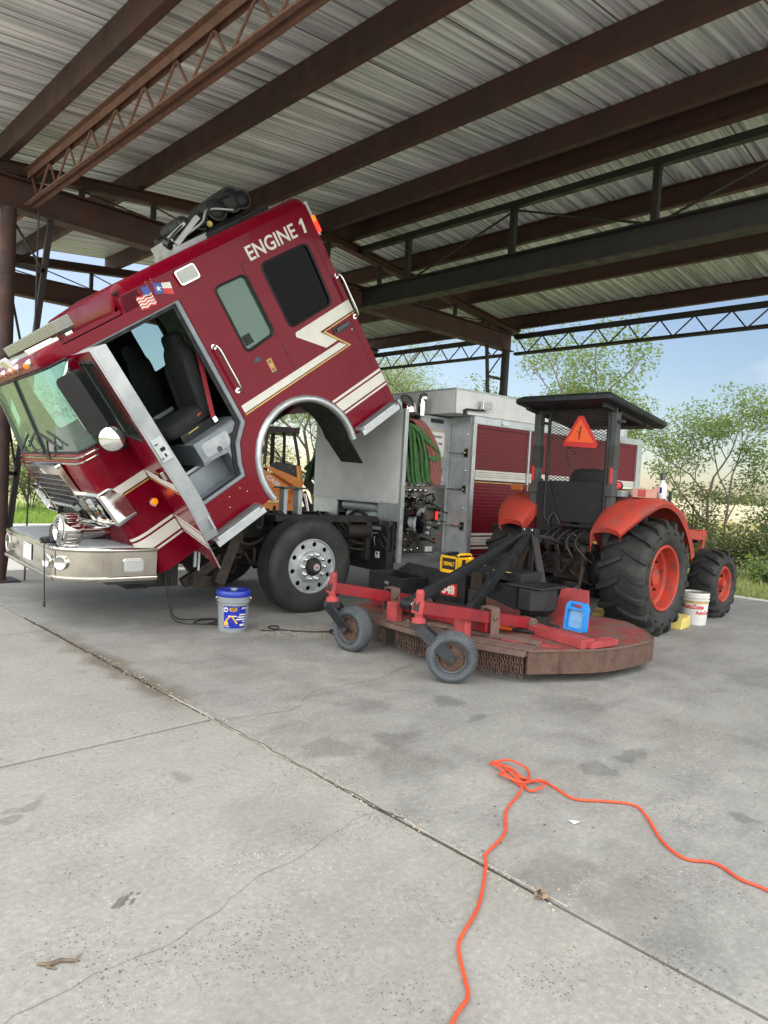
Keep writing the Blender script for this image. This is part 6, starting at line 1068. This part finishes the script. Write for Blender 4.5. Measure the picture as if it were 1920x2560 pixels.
def cyl_text(s, par, mat, a, z, w, hgt, r=.147, bold=.01):
    o = text(s, 'label_text', mat, par, (0, 0, 0), (1, 0, 0), (0, 1, 0), w, hgt, .001, bold)
    for v_ in o.data.vertices:
        x, y, q_ = v_.co; zz = z+y; R = r-.02+(zz/.305)*.018+.0025+q_; t = a+(x)/r; v_.co = (R*cos(t), R*sin(t), zz)
    return o
def cyl_disc(par, mat, a, z, rx, rz, n=24, dr=.002):
    mb = MB(mat); vs = [];  rr = lambda zz: .147-.02+(zz/.305)*.018+dr
    for k in range(n): t = 2*pi*k/n; zz = z+rz*sin(t); vs.append((rr(zz)*cos(a+rx*cos(t)/.147), rr(zz)*sin(a+rx*cos(t)/.147), zz))
    mb._a(vs, [list(range(n))]); return mb.build('label_mark', par)
aL = lambda u: pi-.62+.0+(1.57)*u
cyl_disc(lb_, 'white_decal', pi-.47, .212, .024, .022); cyl_text('NAPA', lb_, 'label_blue', pi-.6, .206, .038, .013, bold=.02); cyl_disc(lb_, 'yellow_plastic', pi+.02, .215, .036, .02); cyl_disc(lb_, 'brass', pi+.02, .215, .026, .012, dr=.003)
def bar_(a0, a1, z, hh_, m='white_decal'):
    mb = MB(m); rr = lambda zz: .147-.02+(zz/.305)*.018+.0028; n = 6
    mb.loft([[(rr(q)*cos(a0+(a1-a0)*k/n), rr(q)*sin(a0+(a1-a0)*k/n), q) for k in range(n+1)] for q in (z, z+hh_)], 0, False, False); mb.build('label_mark', lb_)
for i_, (s_, w_) in enumerate((('TRACTOR', .07), ('HYDRAULIC', .085), ('& TRANSMISSION', .1), ('OIL', .03))): bar_(pi+.9-w_/.147, pi+.9, .16-.022*i_, .012)
bar_(pi-.55, pi-.2, .052, .005); bar_(pi+.6, pi+.9, .226, .005); bar_(pi+.55, pi+.9, .216, .005); bar_(pi+.5, pi+.88, .06, .018); bar_(pi-.3, pi+.25, .148, .01)
mbx = MB('yellow_plastic', 'black_decal')
for (u0, z0, u1, z1, w_) in ((-.5, .095, -.3, .135, .012), (-.3, .135, -.08, .155, .01), (-.08, .155, .16, .11, .01), (.16, .11, .3, .085, .014)):
    rr = lambda zz: .147-.02+(zz/.305)*.018+.0035; mbx.beam((rr(z0)*cos(pi+u0), rr(z0)*sin(pi+u0), z0), (rr(z1)*cos(pi+u1), rr(z1)*sin(pi+u1), z1), .004, w_)
rr = lambda zz: .147-.02+(zz/.305)*.018+.003; mbx.box(-rr(.08)*cos(.4)-.003, -rr(.08)*cos(.4)+.01, rr(.08)*sin(.4)-.025, rr(.08)*sin(.4)+.02, .068, .1); mbx.build('label_picture', lb_)
wp_ = pail('white_pail', (8.25, 3.2, 0), 'pail_white', None, 'dirty white pail with red lettering and orange bands by the front wheel', atan2(3.2, 8.25), .37, .15)
lab_patch(wp_, 'label', 'gold_decal', pi+1.2, pi-1.1, .25, .285, .15); l3 = lab_patch(wp_, 'label', 'tool_orange', pi+1.1, pi-1.1, .1, .115, .15); cyl_text('AutoZone', l3, 'red_decal', pi-.95, .185, .25, .055, .15, .03); cyl_text('AutoZone', l3, 'red_decal', pi+.1, .125, .22, .045, .15, .03); lw = MB('black_gloss'); lw.lathe([(0, .355), (.142, .355)], (0, 0, 0), (0, 0, 1), 32); lw.build('lid', wp_)
yb = MB('yellow_paint'); yb.loft([[(-.16, -.08, 0), (.16, -.08, 0), (.16, .08, 0), (-.16, .08, 0)], [(-.13, -.08, .11), (.16, -.08, .13), (.16, .08, .13), (-.13, .08, .11)]], 0); tag(yb.build('wheel_chock', None, (7.83, 3.2, 0), (0, 0, .1), bevel=.008), 'yellow chock block behind the right rear tractor tyre, by the pail', 'chock'); yc = MB('yellow_paint'); yc.box(-.2, .2, -.09, .09, 0, .09); tag(yc.build('wood_block', None, (7.5, 3.95, 0), (0, 0, .4), bevel=.008), 'pale yellow block on the floor under the tractor', 'block')
P = [(2.7, .3), (2.78, .62), (2.85, .76), (2.85, .86), (2.89, .97), (2.83, 1.06), (2.89, 1.18), (3.06, 1.33), (3.12, 1.42), (3.05, 1.52), (2.95, 1.63), (2.98, 1.75), (3.0, 1.85), (2.88, 1.87), (2.85, 1.97), (2.9, 2.02), (2.97, 2.0), (2.9, 1.91), (2.97, 1.9), (3.04, 1.96), (3.03, 2.06), (2.98, 2.13), (2.94, 2.1), (2.95, 2.0), (2.94, 1.9), (2.96, 1.82), (2.9, 1.77), (2.85, 1.81), (2.88, 1.88), (2.92, 1.99), (3.0, 2.09), (2.96, 2.12), (2.9, 2.02), (2.87, 1.9), (2.84, 1.85), (2.77, 1.82), (2.59, 1.76), (2.41, 1.64), (2.22, 1.59), (2.14, 1.53), (1.93, 1.4), (1.75, 1.33), (1.69, 1.29), (1.61, 1.2), (1.56, 1.15), (1.46, 1.12), (1.2, 1.0), (.9, .6)]
pz = smooth_path([(x, y, .008+(.012*(k % 3) if 12 < k < 35 else 0)) for k, (x, y) in enumerate(P)], 8); tag(MB('cord_orange').tube(pz, .006, 8).build('extension_cord'), 'orange extension cord snaking over the slab with a loose coil', 'cord')
random.seed(31); rg = MB('dry_leaf')
for k in range(22):
    c = Vector((2.15+random.gauss(0, .012), 1.29+random.gauss(0, .016), .006+random.random()*.02)); M_ = Matrix.Rotation(random.random()*6, 3, 'Z')@Matrix.Rotation(random.uniform(-1, 1), 3, 'X'); s_ = random.uniform(.006, .014); rg._a([c+M_@Vector(p)*s_ for p in ((-1, -.5, 0), (0, -.7, .3), (1, -.3, 0), (.8, .5, .2), (-.2, .7, -.1), (-1, .3, .2))], [list(range(6))])
tag(rg.build('dry_leaves'), 'clump of crumpled dry leaves caught on the slab joint', 'leaves')
tw = MB('twig'); tw.tube([(.705, 2.05, .004), (.73, 2.02, .008), (.76, 2.02, .007), (.79, 1.99, .009), (.815, 2.0, .014)], [.004, .007, .006, .004, .002], 6); tw.tube([(.72, 2.02, .006), (.74, 1.995, .003)], [.004, .002], 5); tag(tw.build('twig'), 'broken dry twig lying on the pale apron near the camera', 'twig')
pp_ = MB('white_plastic'); pp_._a([(2.73, 1.5, .004), (2.76, 1.49, .012), (2.765, 1.52, .004), (2.74, 1.535, .006)], [[0, 1, 2, 3]]); tag(pp_.build('paper_scrap'), 'tiny white paper scrap on the floor beside the orange cord', 'paper')
random.seed(9); gc = MB('dry_leaf')
for k in range(420):
    x, y = random.choice(((random.gauss(-2.5, .2), random.uniform(-.2, 1.4)), (random.uniform(-2.6, -1.3), random.uniform(-.45, 1.5)))); c = RO+Vector((x, y, .2535)); a = random.random()*6; s_ = random.uniform(.006, .02); gc._a([c+Vector((cos(a)*s_, sin(a)*s_, 0)), c+Vector((-sin(a)*.003, cos(a)*.003, .003)), c-Vector((cos(a)*s_, sin(a)*s_, -.002)), c+Vector((sin(a)*.003, -cos(a)*.003, 0))], [[0, 1, 2, 3]])
tag(gc.build('grass_clippings'), 'dry grass clippings scattered over the mower deck', 'clippings', kind='stuff')
# ---------------------------------------------------------------- backhoe beyond the truck
bo_ = tag(empty('backhoe', (9.7, 13.3, 0), (0, 0, atan2(-.59, .81))), 'orange backhoe with dark canopy seen through the raised wheel arch', 'backhoe')
def B_(mb, name, **k): return mb.build(name, bo_, **k)
w = MB('steel_primer', 'steel_dark'); w.box(-1.2, .31, -.1, 1.3, 2.45, 2.58, 1); w.box(.1, .3, -.11, -.09, 2.47, 2.56, 0); B_(w, 'canopy', bevel=.02)
w = MB('steel_primer', 'black_paint', 'backhoe_orange'); w.tube([(-.44, .0, 2.45), (-.46, 0, 1.7)], .04, 8); B_(w, 'canopy_post'); w = MB('steel_primer'); w.box(-.36, -.26, .9, 1.0, 1.6, 2.45); B_(w, 'canopy_post'); w = MB('steel_primer', 'black_paint', 'backhoe_orange'); w.tube([(.18, 0, 2.46), (.24, -.02, 2.2), (.32, -.02, 1.8), (.33, -.02, 1.7)], .04, 8, 1); w.tube([(.33, -.02, 1.7), (.37, -.02, 1.35)], .055, 8, 2); B_(w, 'canopy_post')
w = MB('grime_brown'); w.tube(smooth_path([(-.02, .3, 1.6), (-.03, .3, 2.3), (-.05, .3, 2.45), (.0, .3, 2.54), (.06, .3, 2.58)], 5), .04, 10); B_(w, 'exhaust')
w = MB('smoked', 'backhoe_orange', 'grime'); w.loft([[(-.36, y, 1.66), (-.2, y, 1.78), (.3, y, 1.7), (.36, y, 1.4), (-.3, y, 1.6)] for y in (.1, 1.0)], 0); w.box(-1.2, .3, .15, 1.0, .7, 1.5, 1); w.box(-1.6, .4, .2, .95, .45, .7, 2); B_(w, 'hood', bevel=.02)
w = MB('backhoe_orange', 'grime'); w.plate([ccw([(-.46, 1.64), (-.31, 1.65), (.48, 1.36), (.33, .84), (.26, .86), (.36, 1.17), (.3, 1.2)])], (0, .1, 0), (1, 0, 0), (0, 0, 1), .16); w.plate([ccw([(-.56, 1.48), (-.45, 1.57), (.2, 1.17), (.1, 1.06), (-.26, 1.18)])], (0, -.02, 0), (1, 0, 0), (0, 0, 1), .12); la = B_(w, 'loader_arm', bevel=.012)
text('CASE', 'arm_lettering', 'white_decal', la, (-.41, -.145, 1.385), (.81, 0, -.58), (.58, 0, .81), .36, .1, .003, .04); 
w = MB('backhoe_orange', 'cream_paint', 'chrome', 'grime', 'grime_brown'); w.beam((.22, -.1, .75), (.46, -.1, 1.1), .1, .14); w.box(-.5, .25, -.15, .6, .5, .82); w.box(-.5, .05, -.2, -.1, .82, .88, 1); w.cyl((.5, -.15, 1.06), (.63, -.15, .5), .035, 12, 2); w.beam((.45, 0, 1.1), (.75, 0, .4), .1, .16, m=3); w.beam((.5, .1, 1.38), (.75, .1, 1.1), .12, .2, m=4); w.box(.1, .9, .0, .8, .05, .6, 0); B_(w, 'loader_frame', bevel=.01)
for x in (-1.5, .75):
    ww = MB('rubber', 'backhoe_orange'); R = .62 if x < 0 else .42; ww.lathe([(R*.5, 0), (R*.7, -.03), (R*.95, 0), (R, .08), (R, .3), (R*.6, .36)], (x, -.1, R), (0, 1, 0), 32); ww.lathe([(R*.5, 0), (R*.3, .05), (0, .05)], (x, -.1, R), (0, 1, 0), 24, 1); B_(ww, 'wheel')
w = MB('dark_trim', 'black_plastic'); w.box(-.75, -.4, .3, .8, 1.5, 1.62); w.box(-.72, -.6, .3, .8, 1.6, 2.3); w.tube(smooth_path([(-.6, .2, 1.6), (-.45, .1, 1.7), (-.42, .1, 1.4), (-.5, .1, 1.3)], 5), .015, 6, 1); B_(w, 'seat', bevel=.03)
# ---------------------------------------------------------------- trees and shrubs
def leafcloud(mb, cs, n, size, m=0, asp=.38, droop=.3):
    """small leaf faces spread through clumps (centre, radius vector)"""
    wts = [c[1][0]*c[1][1]*c[1][2] for c in cs]
    for _ in range(n):
        (c, r) = random.choices(cs, wts)[0]
        while True:
            d = Vector((random.uniform(-1, 1), random.uniform(-1, 1), random.uniform(-1, 1)))
            if d.length <= 1 and d.length > .15: break
        p = Vector(c)+Vector((d.x*r[0], d.y*r[1], d.z*r[2])); s = size*random.uniform(.6, 1.35)
        a = Vector((random.gauss(0, 1), random.gauss(0, 1), random.gauss(-droop, .5))).normalized(); b = a.orthogonal().normalized(); b = (b*cos(q:=random.random()*6)+a.cross(b)*sin(q)); w = b*s*asp*.5
        mb._a([p, p+a*s*.5+w, p+a*s, p+a*s*.5-w], [[0, 1, 2, 3]], m)
def tree(name, base, h, lab, leaf, spread, n, size, trunks=1, lean=.1, low=.35, seed=0, clump=.5, bark='bark', asp=.38, depth=3, r0=.06, group=None, dens=1):
    random.seed(seed); root = tag(empty(name, base), lab, 'tree', group); tk = MB(bark); tips = []
    def grow(p, d, L, r, k):
        pts = [p]; q = p.copy(); dd = d.copy()
        for j in range(4): dd = (dd+Vector((random.gauss(0, .13), random.gauss(0, .13), random.gauss(.03, .08)))).normalized(); q = q+dd*L/4; pts.append(q.copy())
        tk.tube(pts, [r*(1-.42*j/4) for j in range(5)], 7 if k == 0 else 5)
        if k >= depth: tips.append((q, dd)); tips.append((pts[2], dd)); return
        nb = 3 if k else random.choice((3, 4))
        for b in range(nb):
            t = (b+1.2)/(nb+.2) if k else low+(1-low)*(b+1)/nb; i = min(3, int(t*4)); s = pts[i].lerp(pts[min(4, i+1)], min(1, t*4-i)); az = random.random()*2*pi
            nd = (dd*random.uniform(.5, .9)+Vector((cos(az)*spread, sin(az)*spread, random.uniform(-.1, .35)))).normalized(); grow(s, nd, L*random.uniform(.5, .72), r*.55, k+1)
        if k: tips.append((q, dd))
    for t in range(trunks): a = 2*pi*t/trunks+seed; grow(Vector((.12*t*cos(a), .12*t*sin(a), -.1)), Vector((lean*cos(a), lean*sin(a), 1)).normalized(), h*.52, r0*(1-.15*t), 0)
    tk.build('trunk', root); cr = MB(leaf); cs = [(p+d*.15*clump, (clump*random.uniform(.6, 1.2), clump*random.uniform(.6, 1.2), clump*random.uniform(.35, .7))) for p, d in tips]
    leafcloud(cr, cs, n, size, asp=asp); cr.build('crown', root); return root
tree('mesquite_tree', (13.6, 16.2, -.09), 6.0, 'feathery pale green tree showing through and above the raised arch', 'leaf_mesquite', .9, 34000, .1, 3, .35, .25, 5, .85, 'bark', .22, 3, .1)
tree('mesquite_tree', (17.5, 15.8, -.09), 6.6, 'feathery tree between the raised cab and the right post', 'leaf_mesquite', .9, 36000, .1, 3, .35, .25, 11, .95, 'bark', .22, 3, .1)
tree('mesquite_tree', (10.2, 20.5, -.09), 5.2, 'feathery tree farther back seen low through the arch', 'leaf_mesquite', .9, 20000, .1, 2, .3, .2, 23, .8, 'bark', .24, 3, .09)
tree('leggy_tree', (18.6, 10.9, -.09), 7.4, 'tall thin tree with bare lower branches behind the canopy', 'leaf_tall', .75, 15000, .11, 3, .3, .45, 8, .6, 'bark', .42, 3, .07)
tree('young_tree', (16.0, 5.85, -.09), 4.2, 'slender two stemmed young tree behind the front tractor wheel', 'leaf_tall', .72, 9500, .08, 2, .1, .25, 14, .36, 'bark', .42, 3, .042)
def shrub(name, base, r, h, leaf, n, size, lab, seed, asp=.5, group=None):
    random.seed(seed); root = tag(empty(name, base), lab, 'shrub', group); st_ = MB('bark'); cs = []
    for k in range(14):
        a = random.random()*2*pi; q = Vector((cos(a)*r*random.uniform(.2, .9), sin(a)*r*random.uniform(.2, .9), h*random.uniform(.4, 1))); st_.tube(smooth_path([(0, 0, -.1), (q.x*.4, q.y*.4, q.z*.5), q], 3), .012, 5); cs.append((q, (r*.4, r*.4, h*.24))); cs.append((q*.6, (r*.45, r*.45, h*.25)))
    st_.build('stems', root); cr = MB(leaf); leafcloud(cr, cs, n, size, asp=asp); cr.build('foliage', root); return root
for (x, y, r, h, lf, n, lab, sd) in ((15.6, 4.5, 1.0, 1.35, 'leaf_dark', 4200, 'dark bushy shrub at the right edge behind the slab', 2), (16.4, 6.6, .9, 1.5, 'leaf_shrub', 3600, 'grey green shrub around the foot of the young tree', 3), (14.0, 4.1, .5, .5, 'leaf_tall', 1500, 'low bright green weeds beside the slab edge', 4), (15.2, 5.4, .7, 1.0, 'leaf_shrub', 2400, 'ragged brownish shrub behind the front tractor wheel', 6), (18.5, 5.2, .8, 1.0, 'leaf_dark', 1800, 'dark shrub farther out along the field', 9), (17.5, 8.2, .8, 1.1, 'leaf_shrub', 1800, 'shrub beyond the tractor hood', 12),
    (5.2, 22.5, 1.6, 2.4, 'leaf_tall', 5200, 'green bush behind the left post beyond the grass', 21), (7.6, 24.0, 1.9, 2.2, 'leaf_shrub', 5200, 'second bush beyond the grass behind the front bumper', 22), (2.8, 25, 2.0, 2.8, 'leaf_mesquite', 5200, 'pale bush at the far left edge', 25), (12.5, 23.5, 2.0, 2.0, 'leaf_shrub', 5200, 'broad bush low behind the orange backhoe', 27)):
    shrub('shrub', (x, y, -.09), r, h, lf, n, .075 if n < 5000 else .11, lab, sd)
random.seed(5); tl = MB('leaf_dark'); cs = []
for k in range(170): x = random.uniform(-400, 500); cs.append(((260+random.uniform(-25, 25), x, 1.6), (5, 6, 3)))
leafcloud(tl, cs, 26000, 1.2, asp=.8); tag(tl.build('far_treeline'), 'distant dark line of trees along the horizon', 'trees', kind='stuff')
